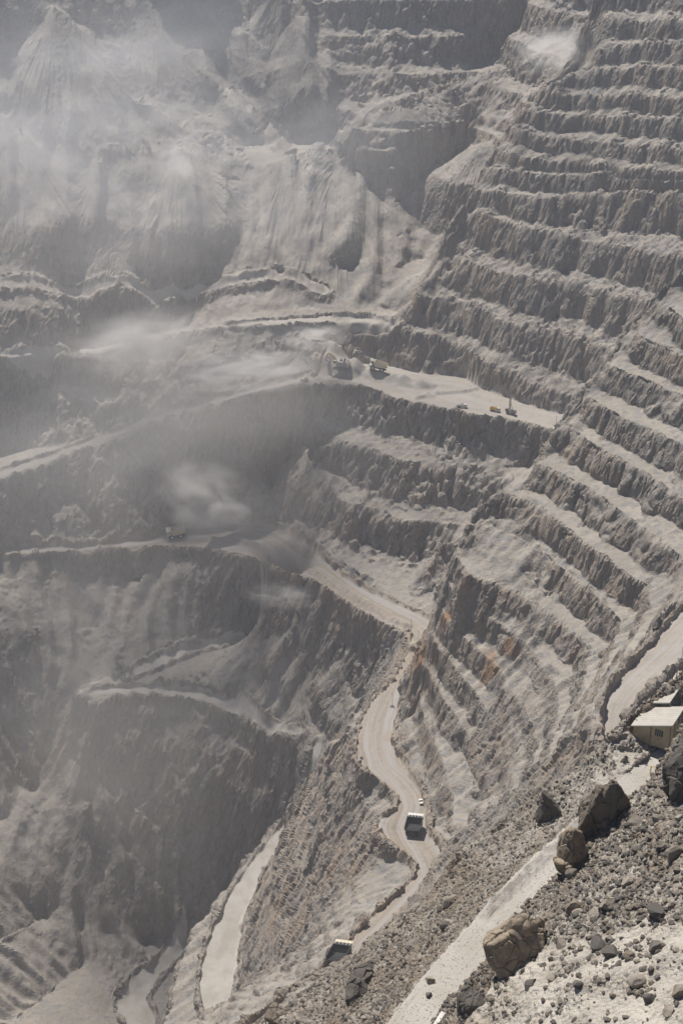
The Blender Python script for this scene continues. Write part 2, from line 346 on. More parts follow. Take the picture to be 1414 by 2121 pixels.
RIDGES = [(np.array([seat(*q) for q in p]), sl, rad) for p, sl, rad in [
    ([(375,325,7)], .74, 98), ([(665,312,4)], .70, 200), ([(702,320,3.5)], .70, 200), ([(600,340,4)], .70, 180),
    ([(45,285,7),(80,320,7)], .85, 92), ([(0,255,5)], .9, 75),
    ([(525,252,13),(560,285,13),(596,322,12)], 1.6, 42),
    ([(115,35,8),(150,60,8)], .92, 110), ([(215,165,5),(325,240,4)], 1.05, 60),
    ([(570,0,9),(610,45,9)], 1.0, 95), ([(0,478,8),(40,505,7)], .70, 90), ([(225,515,7)], .95, 50),
    ([(290,10,6)], 1.0, 90), ([(390,5,6)], 1.0, 80), ([(485,195,8)], 1.0, 55), ([(505,85,7)], 1.05, 80), ([(205,350,4)], .9, 60),
    ([(805,226,5)], .75, 26), ([(1000,312,8)], .68, 60),
    ([(590,1345,8),(612,1395,6)], .9, 25), ([(630,1385,9),(650,1445,4)], 1.0, 22), ([(700,1400,9),(720,1450,5)], 1.0, 22), ([(580,1400,5)], .68, 40), ([(655,1480,6)], .68, 35), ([(690,1520,5)], .68, 30),
    ([(400,1475,2),(420,1520,5),(430,1560,3)], 1.6, 22), ([(480,1560,4),(540,1590,3)], 1.4, 20), ([(300,1480,3),(290,1540,3)], 1.6, 20), ([(200,1490,4),(170,1570,5)], 1.3, 25), ([(350,1600,4),(370,1640,3)], 1.5, 18),
    ([(900,1165,6),(880,1200,4)], 1.6, 18), ([(632,935,5),(642,975,5)], 1.3, 22), ([(615,965,5),(690,1002,5)], 1.2, 22)]]
def relief(x, y, z):
    out = z.copy(); X0 = x.ravel(); Y0 = y.ravel(); o = out.ravel()
    for P, wd, hh in ADD:
        m = np.flatnonzero((X0 > P[:,0].min() - wd) & (X0 < P[:,0].max() + wd) & (Y0 > P[:,1].min() - wd) & (Y0 < P[:,1].max() + wd))
        if not len(m): continue
        d, t = seg_dist(X0[m], Y0[m], P); n = n2(X0[m] / (wd * .8), Y0[m] / (wd * .8))
        o[m] += hh * np.clip(1 - d / wd * (1 + .35 * n), 0, 1) ** .9 * (1 + .5 * n)
    for P, sl, rad in RIDGES:
        m = np.flatnonzero((X0 > P[:,0].min() - rad) & (X0 < P[:,0].max() + rad) & (Y0 > P[:,1].min() - rad) & (Y0 < P[:,1].max() + rad))
        if not len(m): continue
        xx, yy = X0[m], Y0[m]; d, t = seg_dist(xx, yy, P)
        i = np.clip(t.astype(int), 0, len(P) - 1); j = np.clip(i + 1, 0, len(P) - 1); fz = P[i, 2] + (P[j, 2] - P[i, 2]) * (t - i)
        an = np.arctan2(xx - P[0, 0], yy - P[0, 1] - 1e-6)
        c = fz - sl * d - (.4 + (.016 if sl > .71 else .010) * d) * np.abs(n2(an * 9 + P[0, 0], d / 70)) - (.3 + .008 * d) * n2(an * 26, d / 40) + .5
        k = 5.0; g = np.clip((c - o[m]) / k, -8, 8); sm = o[m] + k * np.where(g > 7, g, np.log1p(np.exp(g)))
        fade = sstep(0, 1, (rad - d) / (.35 * rad))
        o[m] = o[m] + (sm - o[m]) * fade
    return out

def height(th, lr):
    r = np.exp(lr); x = r * np.sin(th); y = r * np.cos(th)
    rd = sample(near_r, th, lr)
    far = sstep(180, 420, r)
    k = far * (1 - sstep(.02, .35, rd))
    # warp of the bench lines
    wx = 5.0 * n2(x / 34, y / 34) + 2.6 * n2(x / 11 + 7, y / 11) + 1.4 * n2(x / 4.3 + 3, y / 4.3)
    wx = wx * (1 - np.maximum.reduce([.74 * sample(m_wall, th, lr), .60 * sample(m_fine, th, lr), .72 * sample(m_soft, th, lr)]))
    z0 = sample(ZS, th, lr + k * wx / r)
    bz = sample(m_bench, th, lr)
    aa = .46 + .18 * n2(x / 60 + 31, y / 60) + .20 * n2(x / 13, y / 13) + .12 * n2(x / 4.5, y / 4.5)
    zt = 0
    wts = [sample(g, th, lr) for g in (m_fine, m_wall)]; wr = np.clip(1 - wts[0] - wts[1], 0, 1)
    for wt, lv, p in ((wr, LV30, .8), (wts[0], LV15, .86)):
        i = np.clip(np.searchsorted(-lv, -z0, side='right') - 1, 0, len(lv) - 2)
        base = lv[i]; Hh = base - lv[i + 1]; f = np.clip((base - z0) / Hh, 0, 1); a = np.clip(aa, .15, .75)
        zt = zt + wt * (base - Hh * np.where(f < a, p * f / a, p + (1 - p) * (f - a) / (1 - a)))
    K = sample(KF, th, lr + k * wx / r) + .07 * n2(x / 9 + 4, y / 9) + .05 * n2(x / 3.7, y / 3.7); f = K - np.floor(K); a = np.clip(aa + .03, .2, .7); p = .84
    zt = zt + wts[1] * (z0 + sample(HF, th, lr) * (f - np.where(f < a, p * f / a, p + (1 - p) * (f - a) / (1 - a))))
    zt = zt / np.maximum(wts[0] + wts[1] + wr, 1e-6)
    bb = bz * k * (1 - (.35 + .45 * sample(m_fine, th, lr)) * sstep(.0, .6, n2(x / 55 - 5, y / 55)))
    z = z0 * (1 - bb) + zt * bb
    z = relief(x, y, z)
    # windrow along the haul roads, ragged near ground
    z = z + far * 2.4 * sstep(.05, .22, rd) * (1 - sstep(.3, .48, rd)) * (1 + .6 * n2(x / 7, y / 7)) 
    nr = (1 - far) * (1 - sstep(.02, .3, rd))
    z = z + nr * (1.7 * fbm2(x / 14, y / 14, 3) + .35 * fbm2(x / 3.2, y / 3.2, 3, True))
    return z
LV30 = np.arange(48., -900, -30.); LV15 = np.arange(48., -900, -15.)
LVW = np.array([60,0,-20,-40,-60,-80,-92,-113.5,-131.5,-147,-164,-178,-194.5,-210,-230,-258,-290,-322,-342,-372,-402,-900.])
TOE3 = [(x, y, B) for x, y in TOE[2:-2]]
WALL_POLY = [(1600,-60,-92),(1240,-40,WK[13][0][2]),WK[12][0][:3],WK[11][0][:3]] + LEFT_EDGE + [WK[1][0][:3],(690,662,-342),(690,742,B)] + TOE3 + [(1250,870,B),(1560,1000,B)]
m_bench = blur(np.maximum.reduce([
    inpoly(WALL_POLY),
    inpoly([(640,780,-372),(1145,885,B),(1130,980,-405),(1000,1100,-435),(930,1190,-457),(900,1290,-456),(760,1225,-466),(540,1085,-481)]),
    inpoly([(1600,380,-180),(1414,530,-200),(1255,735,-249),(1140,915,-289),(985,1035,-316),(862,1348,-398),(850,1500,-434),(882,1700,-429),(1000,1720,-400),(1220,1480,-306),(1700,970,-277)]),
    inpoly([(690,290,-233),(852,262,-219),(1187,140,-160),(977,307,-241),(782,430,-280),(707,327,-246)]),
    .9 * inpoly([(450,-60,-118),(1100,-60,-117),(1120,75,-160),(900,177,-201),(700,265,-236),(560,300,-243)]),
    inpoly([(1045,130,-166),(1240,84,-137),(1330,20,-110),(1330,-70,-90),(1000,-70,-130),(1020,60,-180)]),
    .3 * inpoly([(-400,-60,-106),(450,-60,-118),(560,300,-243),(450,450,-285),(-400,480,-280)]),
    .42 * inpoly([(150,1450,-551),(330,1440,-552),(500,1488,-556),(655,1570,-561),(560,1740,-640),(450,1850,-682),(400,1905,-695),(300,1800,-669),(170,1660,-617)]),
    .8 * inpoly([(-400,800,-377),(100,733,-371),(300,740,-380),(300,860,-408),(0,930,-439),(-400,1045,-454)]),
    ]), 8)
m_fine = blur(np.maximum.reduce([
    inpoly([(1600,380,-180),(1414,530,-200),(1255,735,-249),(1140,915,-289),(985,1035,-316),(862,1348,-398),(850,1500,-434),(882,1700,-429),(1000,1720,-400),(1220,1480,-306),(1700,970,-277)]),
    inpoly([(690,290,-233),(852,262,-219),(1187,140,-160),(977,307,-241),(782,430,-280),(707,327,-246)]),
    ]), 8)

m_bench = m_bench * (1 - .2 * blur(inpoly([(862,1350,-399),(1000,1240,-350),(1180,1300,-342),(1290,1290,-327),(1240,1425,-304),(1220,1540,-309),(1000,1720,-400),(882,1700,-429),(850,1500,-434)]), 8))
m_soft = blur(np.maximum(inpoly([(-400,-60,-110),(500,-60,-132),(690,280,-262),(920,430,-281),(880,660,-340),(690,640,-342),(280,610,-341),(-400,640,-341)]), inpoly([(-400,1160,-492),(300,1140,-489),(600,1200,-476),(740,1270,-466),(600,1316,-537),(158,1434,-549),(243,1424,-551),(152,1448,-551),(170,1660,-617),(400,1905,-695),(390,1960,-697),(200,2200,-700),(-400,2200,-620)])), 8)
m_wall = blur(inpoly(WALL_POLY), 8)
# streaks of debris running down the slopes
def flow_noise(seed, steps, bl):
    q = np.random.default_rng(seed).normal(size=(NR, NT)); Zb = blur(ZS, 10)
    gy, gx = np.gradient(Zb); gl = np.hypot(gx, gy) + 1e-6; gx, gy = -gx / gl, -gy / gl
    acc = np.zeros((NR, NT)); J, I = np.meshgrid(np.arange(NT, dtype=float), np.arange(NR, dtype=float)); px, py = J.copy(), I.copy(); ws = 0
    for n in range(steps):
        i = np.clip(np.round(py).astype(int), 0, NR - 1); j = np.clip(np.round(px).astype(int), 0, NT - 1)
        wt = 1 - n / steps; acc += wt * q[i, j]; ws += wt * wt; px -= gx[i, j]; py -= gy[i, j]
    acc = blur(acc / math.sqrt(ws), bl); return acc / acc.std()
FLOW = flow_noise(3, 46, 3); FLOW2 = flow_noise(5, 30, 4)
NC, NV = 1150, 2600
QUICK = False
ths = np.concatenate([np.linspace(-.44, -.31, 90), np.linspace(-.31, .345, NC - 170)[1:], np.linspace(.345, .44, 82)[1:]]); NC = len(ths)
# radial stations follow the surface: equal steps of seen length, so cliffs get as many rows as they show
lrs = np.arange(LR0, LR1 - .02, .0016)
TT, LL = np.meshgrid(ths, lrs)
Hc = height(TT, LL); rr = np.exp(LL)
dz = np.diff(Hc, axis=0); dr = np.diff(rr, axis=0)
ds = np.sqrt(dz**2 + (0.75*dr)**2) / np.hypot(rr[1:], Hc[1:])
kern = 9
dsb = np.cumsum(np.pad(ds, ((0, 0), (kern, kern)), mode='edge'), 1); dsb = (dsb[:, 2*kern:] - dsb[:, :-2*kern]) / (2*kern)
dsb = np.maximum(dsb, .0004)
S = np.concatenate([np.zeros((1, NC)), np.cumsum(dsb, 0)], 0)
LV = np.empty((NV, NC))
for j in range(NC): LV[:, j] = np.interp(np.linspace(0, S[-1, j], NV), S[:, j], lrs)
TV = np.repeat(ths[None], NV, 0)
ZV = height(TV, LV); RV = np.exp(LV)
P = np.stack([RV * np.sin(TV), RV * np.cos(TV), ZV], -1)

def normals(P):
    du = np.gradient(P, axis=1); dv = np.gradient(P, axis=0)
    n = np.cross(du, dv); return n / np.maximum(np.linalg.norm(n, axis=-1, keepdims=True), 1e-9)
N = normals(P)
steep = np.clip(1 - N[..., 2], 0, 1)
dist = np.linalg.norm(P, axis=-1)
X, Y, Z = P[..., 0], P[..., 1], P[..., 2]
rsoft = sample(blur(m_road, 1), TV, LV)
rdv = rsoft + .12 + .16 * n2(X / 9, Y / 9) * sstep(100, 300, dist) + .1 * n2(X / 2.1, Y / 2.1)
offr = 1 - sstep(.1, .6, rsoft)
rock = blur(sstep(.22, .5, steep), 2)
# joints lean to the right: sheared, stretched noise gives the slanting ribs of the faces
U, V, W = X - .42 * Z, Y - .2 * Z, Z
far = sstep(170, 330, dist)
fl = sample(FLOW, TV, LV); fl2 = sample(FLOW2, TV, LV)
def cells(u, v, w):                      # random value and edge distance of jittered 3D cells
    ui = np.floor(u).astype(np.int32); vi = np.floor(v).astype(np.int32); wi = np.floor(w).astype(np.int32)
    b1 = np.full(u.shape, 9., np.float32); b2 = b1.copy(); val = np.zeros(u.shape, np.float32)
    for a in (-1, 0, 1):
        for b in (-1, 0, 1):
            for c in (-1, 0, 1):
                h = _perm[_perm[_perm[(ui + a) & 255] + ((vi + b) & 255)] + ((wi + c) & 255)]
                q = _g3[h]; d = (ui + a + .5 + .78 * q[..., 0] - u)**2 + (vi + b + .5 + .78 * q[..., 1] - v)**2 + (wi + c + .5 + .78 * q[..., 2] - w)**2
                m = d < b1; b2 = np.where(m, b1, np.minimum(b2, d)); b1 = np.where(m, d, b1); val = np.where(m, _perm[h + 3] / 255., val)
    return val, np.sqrt(b2) - np.sqrt(b1)
d1 = fbm3(U / 13, V / 13, W / 60, 3, True)
d2 = fbm3(U / 4.6 + 9, V / 4.6, W / 17, 2, True)
Xr, Yr, Zr = .8 * X + .52 * Y + .3 * Z, -.6 * X + .77 * Y + .21 * Z, -.13 * X - .35 * Y + .93 * Z
d3 = 1.5 * fbm3(Xr / 3.7 + .8 * n3(X / 6, Y / 6, Z / 6), Yr / 3.7, Zr / 3.7, 3)
big = n3(X / 40, Y / 40, Z / 40)
blk = np.zeros(X.shape); blk2 = np.zeros(X.shape)
si = np.flatnonzero((rock * far * offr).ravel() > .1)
a_, b_, c_ = (q.ravel()[si] for q in (U, V, W)); jw = 1.3 * n3(a_ / 5, b_ / 5, c_ / 9)
cv, ce = cells((a_ + jw) / 6.5, (b_ + jw) / 6.5, c_ / 16); blk.ravel()[si] = (cv - .5) * sstep(0, .12, ce) - .35 * (1 - sstep(0, .09, ce))
cv, ce = cells((a_ - jw) / 2.6, (b_ + .5 * jw) / 2.6, c_ / 5.5); blk2.ravel()[si] = (cv - .5) * sstep(0, .15, ce) - .3 * (1 - sstep(0, .1, ce))
soft = sample(m_soft, TV, LV)
thin = (1 - np.maximum(.58 * sample(m_wall, TV, LV), .30 * sample(m_fine, TV, LV))) * (1 - .55 * soft)
slope_mid = sstep(.05, .15, steep)
disp = far * offr * (rock * thin * (2.2 * (d1 - .3) + 1.0 * (d2 - .3) + 1.5 * big + 2.6 * blk + 1.2 * blk2) + .26 * d3 + (1 - rock) * .5 * np.maximum(n3(Xr / 5, Yr / 5, Zr / 5), 0) * thin
       + slope_mid * (1 - .5 * rock * (1 - soft)) * (.55 * fl + .9 * fl2) * (1 + 1.2 * soft))
near = (1 - far) * offr
disp += near * (.20 * fbm3(X / 1.6, Y / 1.6, Z / 1.6, 4, True) * (.6 + 2.5 * rock) - .1)
P = P + N * disp[..., None]

def grid_mesh(name, P, mask, mat):
    nv, nc = P.shape[:2]
    idx = np.arange(nv * nc).reshape(nv, nc)
    f = np.stack([idx[:-1, :-1], idx[:-1, 1:], idx[1:, 1:], idx[1:, :-1]], -1)[mask]
    used = np.unique(f); remap = np.full(nv * nc, -1); remap[used] = np.arange(len(used))
    f = remap[f].astype(np.int32); v = P.reshape(-1, 3)[used].astype(np.float32)
    me = bpy.data.meshes.new(name)
    me.vertices.add(len(v)); me.vertices.foreach_set('co', v.ravel())
    me.loops.add(f.size); me.loops.foreach_set('vertex_index', f.ravel())
    me.polygons.add(len(f)); me.polygons.foreach_set('loop_start', np.arange(0, f.size, 4, dtype=np.int32))
    me.polygons.foreach_set('loop_total', np.full(len(f), 4, np.int32))
    me.update(); me.materials.append(mat)
    me.polygons.foreach_set('use_smooth', np.full(len(f), name == 'road'))
    o = bpy.data.objects.new(name, me); COL.objects.link(o); return o, used

# ------------------------------------------------------------------ ground materials
class NB:
    def __init__(s, name):
        s.m = bpy.data.materials.new(name); s.m.use_nodes = True; s.t = s.m.node_tree; s.t.nodes.clear()
        s.out = s.t.nodes.new('ShaderNodeOutputMaterial'); s.b = s.t.nodes.new('ShaderNodeBsdfPrincipled')
        s.b.inputs['Roughness'].default_value = .95; s.b.inputs['Specular IOR Level'].default_value = .15
        s.t.links.new(s.b.outputs[0], s.out.inputs['Surface'])
    def n(s, typ, **kw):
        x = s.t.nodes.new(typ)
        for k, v in kw.items(): setattr(x, k, v)
        return x
    def put(s, sock, v):
        if isinstance(v, bpy.types.NodeSocket): s.t.links.new(v, sock)
        elif v is not None: sock.default_value = v if not (isinstance(v, tuple) and len(v) == 3 and sock.type == 'RGBA') else (*v, 1)
    def pos(s): return s.n('ShaderNodeNewGeometry').outputs['Position']
    def map(s, v, scale, rot=(0,0,0)):
        x = s.n('ShaderNodeMapping'); s.put(x.inputs[0], v); x.inputs['Scale'].default_value = scale; x.inputs['Rotation'].default_value = rot; return x.outputs[0]
    def noise(s, v, scale, detail=4, rough=.55, dist=0):
        x = s.n('ShaderNodeTexNoise'); s.put(x.inputs['Vector'], v); x.inputs['Scale'].default_value = scale; x.inputs['Detail'].default_value = detail
        x.inputs['Roughness'].default_value = rough; x.inputs['Distortion'].default_value = dist; return x.outputs[0]
    def voro(s, v, scale, feature='F1'):
        x = s.n('ShaderNodeTexVoronoi', feature=feature); s.put(x.inputs['Vector'], v); x.inputs['Scale'].default_value = scale; return x.outputs['Distance'], x.outputs['Color']
    def ramp(s, f, a, b, lo=0.0, hi=1.0):
        x = s.n('ShaderNodeMapRange', interpolation_type='SMOOTHSTEP'); s.put(x.inputs[0], f); 
        for i, v in enumerate((a, b, lo, hi)): x.inputs[i+1].default_value = v
        return x.outputs[0]
    def mix(s, f, a, b, mode='MIX'):
        x = s.n('ShaderNodeMix', data_type='RGBA', blend_type=mode); s.put(x.inputs[0], f); s.put(x.inputs[6], a); s.put(x.inputs[7], b); return x.outputs[2]
    def math(s, op, a, b=None, clamp=False):
        x = s.n('ShaderNodeMath', operation=op, use_clamp=clamp); s.put(x.inputs[0], a)
        if b is not None: s.put(x.inputs[1], b)
        return x.outputs[0]
    def attr(s, name): return s.n('ShaderNodeAttribute', attribute_name=name).outputs['Fac']
    def bump(s, h, strength, dist, normal=None):
        x = s.n('ShaderNodeBump'); x.inputs['Strength'].default_value = strength; x.inputs['Distance'].default_value = dist; s.put(x.inputs['Height'], h)
        if normal is not None: s.put(x.inputs['Normal'], normal)
        return x.outputs[0]

def rock_material():
    k = NB('pit_rock'); p = k.pos()
    rk = k.attr('rock'); near = k.attr('near'); org = k.attr('orange'); pale = k.attr('pale')
    joint = k.map(p, (1, 1, .2), (R(-10), R(23), 0))
    c = k.mix(k.ramp(k.noise(p, .013, 3), .35, .65), (.232,.204,.175), (.275,.222,.174))
    c = k.mix(k.ramp(k.noise(joint, .16, 5, .6), .40, .68), c, (.172,.156,.141))
    c = k.mix(k.ramp(k.noise(joint, .55, 4, .6), .52, .70), c, (.315,.288,.255))
    c = k.mix(k.ramp(k.noise(joint, .035, 4, .6), .55, .72, 0, .5), c, (.27,.195,.135))
    rub = k.mix(k.ramp(k.noise(p, .05, 4, .6), .35, .65), (.250,.222,.191), (.305,.272,.233))
    rub = k.mix(k.ramp(k.attr('flow'), .3, 2.0, 0, .55), rub, (.375,.342,.30)); rub = k.mix(k.ramp(k.attr('flow'), -.4, -1.8, 0, .5), rub, (.235,.22,.20))
    vd, vc = k.voro(p, .42)
    sep = k.n('ShaderNodeSeparateColor'); k.put(sep.inputs[0], vc)
    rub = k.mix(k.ramp(sep.outputs[0], .62, .95), rub, (.22,.21,.20))
    c = k.mix(rk, rub, c)
    # the near ground: tan sand with dark and rusty stones
    vd2, vc2 = k.voro(p, 2.6); sp2 = k.n('ShaderNodeSeparateColor'); k.put(sp2.inputs[0], vc2)
    vd3, vc3 = k.voro(p, 9.0); sp3 = k.n('ShaderNodeSeparateColor'); k.put(sp3.inputs[0], vc3)
    g = k.mix(k.ramp(k.noise(p, .22, 5, .6), .4, .62), (.33,.295,.25), (.175,.145,.118))
    g = k.mix(k.ramp(sp2.outputs[0], .72, .8), g, (.13,.125,.118))
    g = k.mix(k.ramp(sp3.outputs[1], .70, .78), g, (.115,.105,.098))
    g = k.mix(k.ramp(sp3.outputs[0], .86, .92), g, (.42,.38,.33))
    g = k.mix(rk, g, (.185,.145,.105))
    c = k.mix(k.attr('berm'), c, (.285,.225,.168))
    c = k.mix(near, c, g)
    c = k.mix(pale, c, (.43,.395,.345))
    c = k.mix(org, c, (.245,.135,.065))
    k.put(k.b.inputs['Base Color'], c)
    # relief finer than the mesh
    h1 = k.noise(joint, .45, 6, .65); h2 = k.noise(p, .9, 5, .7)
    n1 = k.bump(k.math('MULTIPLY', h1, k.math('ADD', k.math('MULTIPLY', rk, .85), .15)), .9, 2.2); n2_ = k.bump(h2, .5, .45, n1)
    vb, _ = k.voro(p, .8); n3_ = k.bump(k.math('SUBTRACT', 1.0, vb), .4, .5, n2_)
    hn = k.noise(p, 4.0, 5, .7); n4 = k.bump(hn, .55, .12)
    n4 = k.bump(k.math('SUBTRACT', 1.0, vd2), .7, .22, n4); n4 = k.bump(k.math('SUBTRACT', 1.0, vd3), .6, .07, n4)
    mx = k.n('ShaderNodeMix', data_type='VECTOR'); k.put(mx.inputs[0], near); k.put(mx.inputs[4], n3_); k.put(mx.inputs[5], n4)
    k.put(k.b.inputs['Normal'], mx.outputs[1])
    return k.m
def road_material():
    k = NB('packed_road'); p = k.pos()
    t = k.attr('across'); l = k.attr('along'); pale = k.attr('pale'); edge = k.attr('edge'); near = k.attr('near')
    cb = k.n('ShaderNodeCombineXYZ'); k.put(cb.inputs[0], k.math('MULTIPLY', t, 1.0)); k.put(cb.inputs[1], k.math('MULTIPLY', l, .03))
    tr = k.noise(cb.outputs[0], .55, 5, .7, .4)
    tr2 = k.noise(cb.outputs[0], .2, 3, .6)
    c = k.mix(k.ramp(tr, .3, .7), (.205,.172,.140), (.330,.285,.238))
    c = k.mix(k.ramp(k.noise(p, .35, 6, .7), .42, .7), c, (.205,.183,.160))
    c = k.mix(k.ramp(tr2, .42, .62), c, (.285,.268,.255))
    c = k.mix(k.ramp(k.noise(p, .05, 5, .65), .5, .75), c, (.265,.225,.185))
    c = k.mix(k.math('MULTIPLY', edge, .6), c, (.33,.27,.21))
    pl = k.mix(k.ramp(k.noise(p, .12, 5, .6), .35, .7), (.40,.372,.335), (.325,.297,.26))
    pl = k.mix(k.ramp(k.noise(cb.outputs[0], .8, 4, .7), .55, .75), pl, (.34,.31,.275))
    c = k.mix(pale, c, pl)
    vd3, vc3 = k.voro(p, 7.0); sp3 = k.n('ShaderNodeSeparateColor'); k.put(sp3.inputs[0], vc3)
    c = k.mix(k.math('MULTIPLY', near, k.ramp(sp3.outputs[0], .93, .96)), c, (.17,.155,.14))
    k.put(k.b.inputs['Base Color'], c)
    n1 = k.bump(tr, .5, .5); n2_ = k.bump(k.noise(p, 1.2, 5, .7), .5, .25, n1)
    k.put(k.b.inputs['Normal'], n2_)
    return k.m
def blob(items):
    out = np.zeros(X.shape)
    for px, py, z, rad in items:
        q = at(np.array([px]), np.array([py]), np.array([z]))[0]
        d = np.sqrt((X - q[0])**2 + (Y - q[1])**2 + (Z - q[2])**2) / rad
        out = np.maximum(out, sstep(1.0, .45, d + .5 * n3(X / 6, Y / 6, Z / 14)))
    return out
nearf = 1 - sstep(190, 300, dist)
sand = sample(blur(inpoly([(1040,2030,-93),(1150,1985,-88),(1300,1955,-83),(1440,1915,-79),(1440,2300,-78),(850,2300,-98)]), 6), TV, LV)
orange = blob([(875,1372,-408,15),(1040,1385,-378,13),(1060,1345,-365,8),(925,1290,-375,9)]) * .75
pale = np.maximum(nearf * sstep(-.1, .25, n2(X / 13 + 5, Y / 13)) * sstep(.12, .05, steep) * .8, 0)
pale = np.clip(np.maximum(pale, sand * (.62 + .55 * n2(X / 3, Y / 3))), 0, 1)
def addattr(o, used, **kw):
    for nm, a in kw.items():
        at_ = o.data.attributes.new(nm, 'FLOAT', 'POINT'); at_.data.foreach_set('value', np.ascontiguousarray(a.ravel()[used], np.float32))
# along / across coordinates of each road
ROADS = [(z3([(x, y, zr(y)) for x, y in HL], 0), z3([(x, y, zr(y)) for x, y in HR], 0), 0),
    (find((-400,1160,-492)), find((-400,1175,-493)), 0), (RAMP_IN, find((-400,1085,-457)), .1), (find((-400,790,-376)), find((-400,800,-377)), .7),
    (find((-400,650,-342)), find((-400,660,-343)), .6), (find((610,1318,-538)), find((600,1324,-538)), 1), (find((243,1424,-551)), find((152,1446,-550)), 1),
    (find((655,1567,-561)), find((668,1578,-560)), 1), (find((1700,1000,-280)), find((1700,1120,-280)), .3), (find((1700,1290,-122)), find((1700,1330,-122)), 1), (find((700,745,B)), find((650,793,-373)), .4), (PF_A, PF_B, 1)]
across = np.zeros(X.shape); along = np.zeros(X.shape); rpale = np.zeros(X.shape); best = np.full(X.shape, 1e9)
ri = np.flatnonzero(rdv.ravel() > .3); xr, yr = X.ravel()[ri], Y.ravel()[ri]
for q, (ea, eb, pl) in enumerate(ROADS):
    A_ = dense(line3(ea), .004); B_ = dense(line3(eb), .004)
    def rs(Q, n): 
        s_ = np.concatenate([[0], np.cumsum(np.hypot(*np.diff(Q[:, :2], axis=0).T))]); u = np.linspace(0, s_[-1], n)
        return np.stack([np.interp(u, s_, Q[:, c]) for c in range(3)], 1)
    n = 40; C_ = (rs(A_, n) + rs(B_, n)) / 2; hw = np.hypot(*(rs(A_, n) - rs(B_, n))[:, :2].T) / 2
    m = np.flatnonzero((xr > C_[:,0].min() - 40) & (xr < C_[:,0].max() + 40) & (yr > C_[:,1].min() - 40) & (yr < C_[:,1].max() + 40))
    d, t = seg_dist(xr[m], yr[m], C_); i = np.clip(t.astype(int), 0, n - 2)
    tx = C_[i+1, 0] - C_[i, 0]; ty = C_[i+1, 1] - C_[i, 1]; sg = np.sign((xr[m] - C_[i, 0]) * ty - (yr[m] - C_[i, 1]) * tx)
    L_ = np.concatenate([[0], np.cumsum(np.hypot(*np.diff(C_[:, :2], axis=0).T))]); ll = L_[i] + (t - i) * (L_[i+1] - L_[i])
    b_ = best.ravel()[ri[m]]; ok = d - hw[i] * .6 < b_; ii = ri[m][ok]
    best.ravel()[ii] = (d - hw[i] * .6)[ok]; across.ravel()[ii] = (sg * d)[ok] + 57 * q; along.ravel()[ii] = ll[ok] + 400 * q; rpale.ravel()[ii] = pl
fm = rdv[:-1, :-1] > .5
TERRAIN, u_ = grid_mesh('terrain', P, ~fm, rock_material()); TERRAIN['kind'] = 'structure'
berm = sstep(.05, .3, sample(blur(m_haul, 4), TV, LV)) * (.55 + .35 * n2(X / 12, Y / 12))
addattr(TERRAIN, u_, berm=np.clip(berm, 0, 1), flow=fl * slope_mid, rock=rock, near=nearf, orange=orange, pale=pale)
ROAD, u_ = grid_mesh('road', P, fm, road_material()); ROAD['kind'] = 'structure'
addattr(ROAD, u_, across=across, along=along, pale=rpale, near=nearf, edge=1 - sstep(.5, .8, rdv))

# ------------------------------------------------------------------ haze
def haze():
    bm = bmesh.new(); bmesh.ops.create_cube(bm, size=1.0)
    me = bpy.data.meshes.new('haze'); bm.to_mesh(me); bm.free()
    o = bpy.data.objects.new('haze', me); COL.objects.link(o); o['kind'] = 'stuff'
    o.scale = (3200, 2900, 760); o.location = (0, 1300, 6 - 380 + 14)
    m = bpy.data.materials.new('haze'); m.use_nodes = True; t = m.node_tree; t.nodes.clear()
    ou = t.nodes.new('ShaderNodeOutputMaterial'); v = t.nodes.new('ShaderNodeVolumePrincipled')
    v.inputs['Color'].default_value = (.87, .91, 1.0, 1); v.inputs['Density'].default_value = HAZE; v.inputs['Anisotropy'].default_value = .1
    t.links.new(v.outputs[0], ou.inputs['Volume']); me.materials.append(m)
HAZE = .00011
haze()

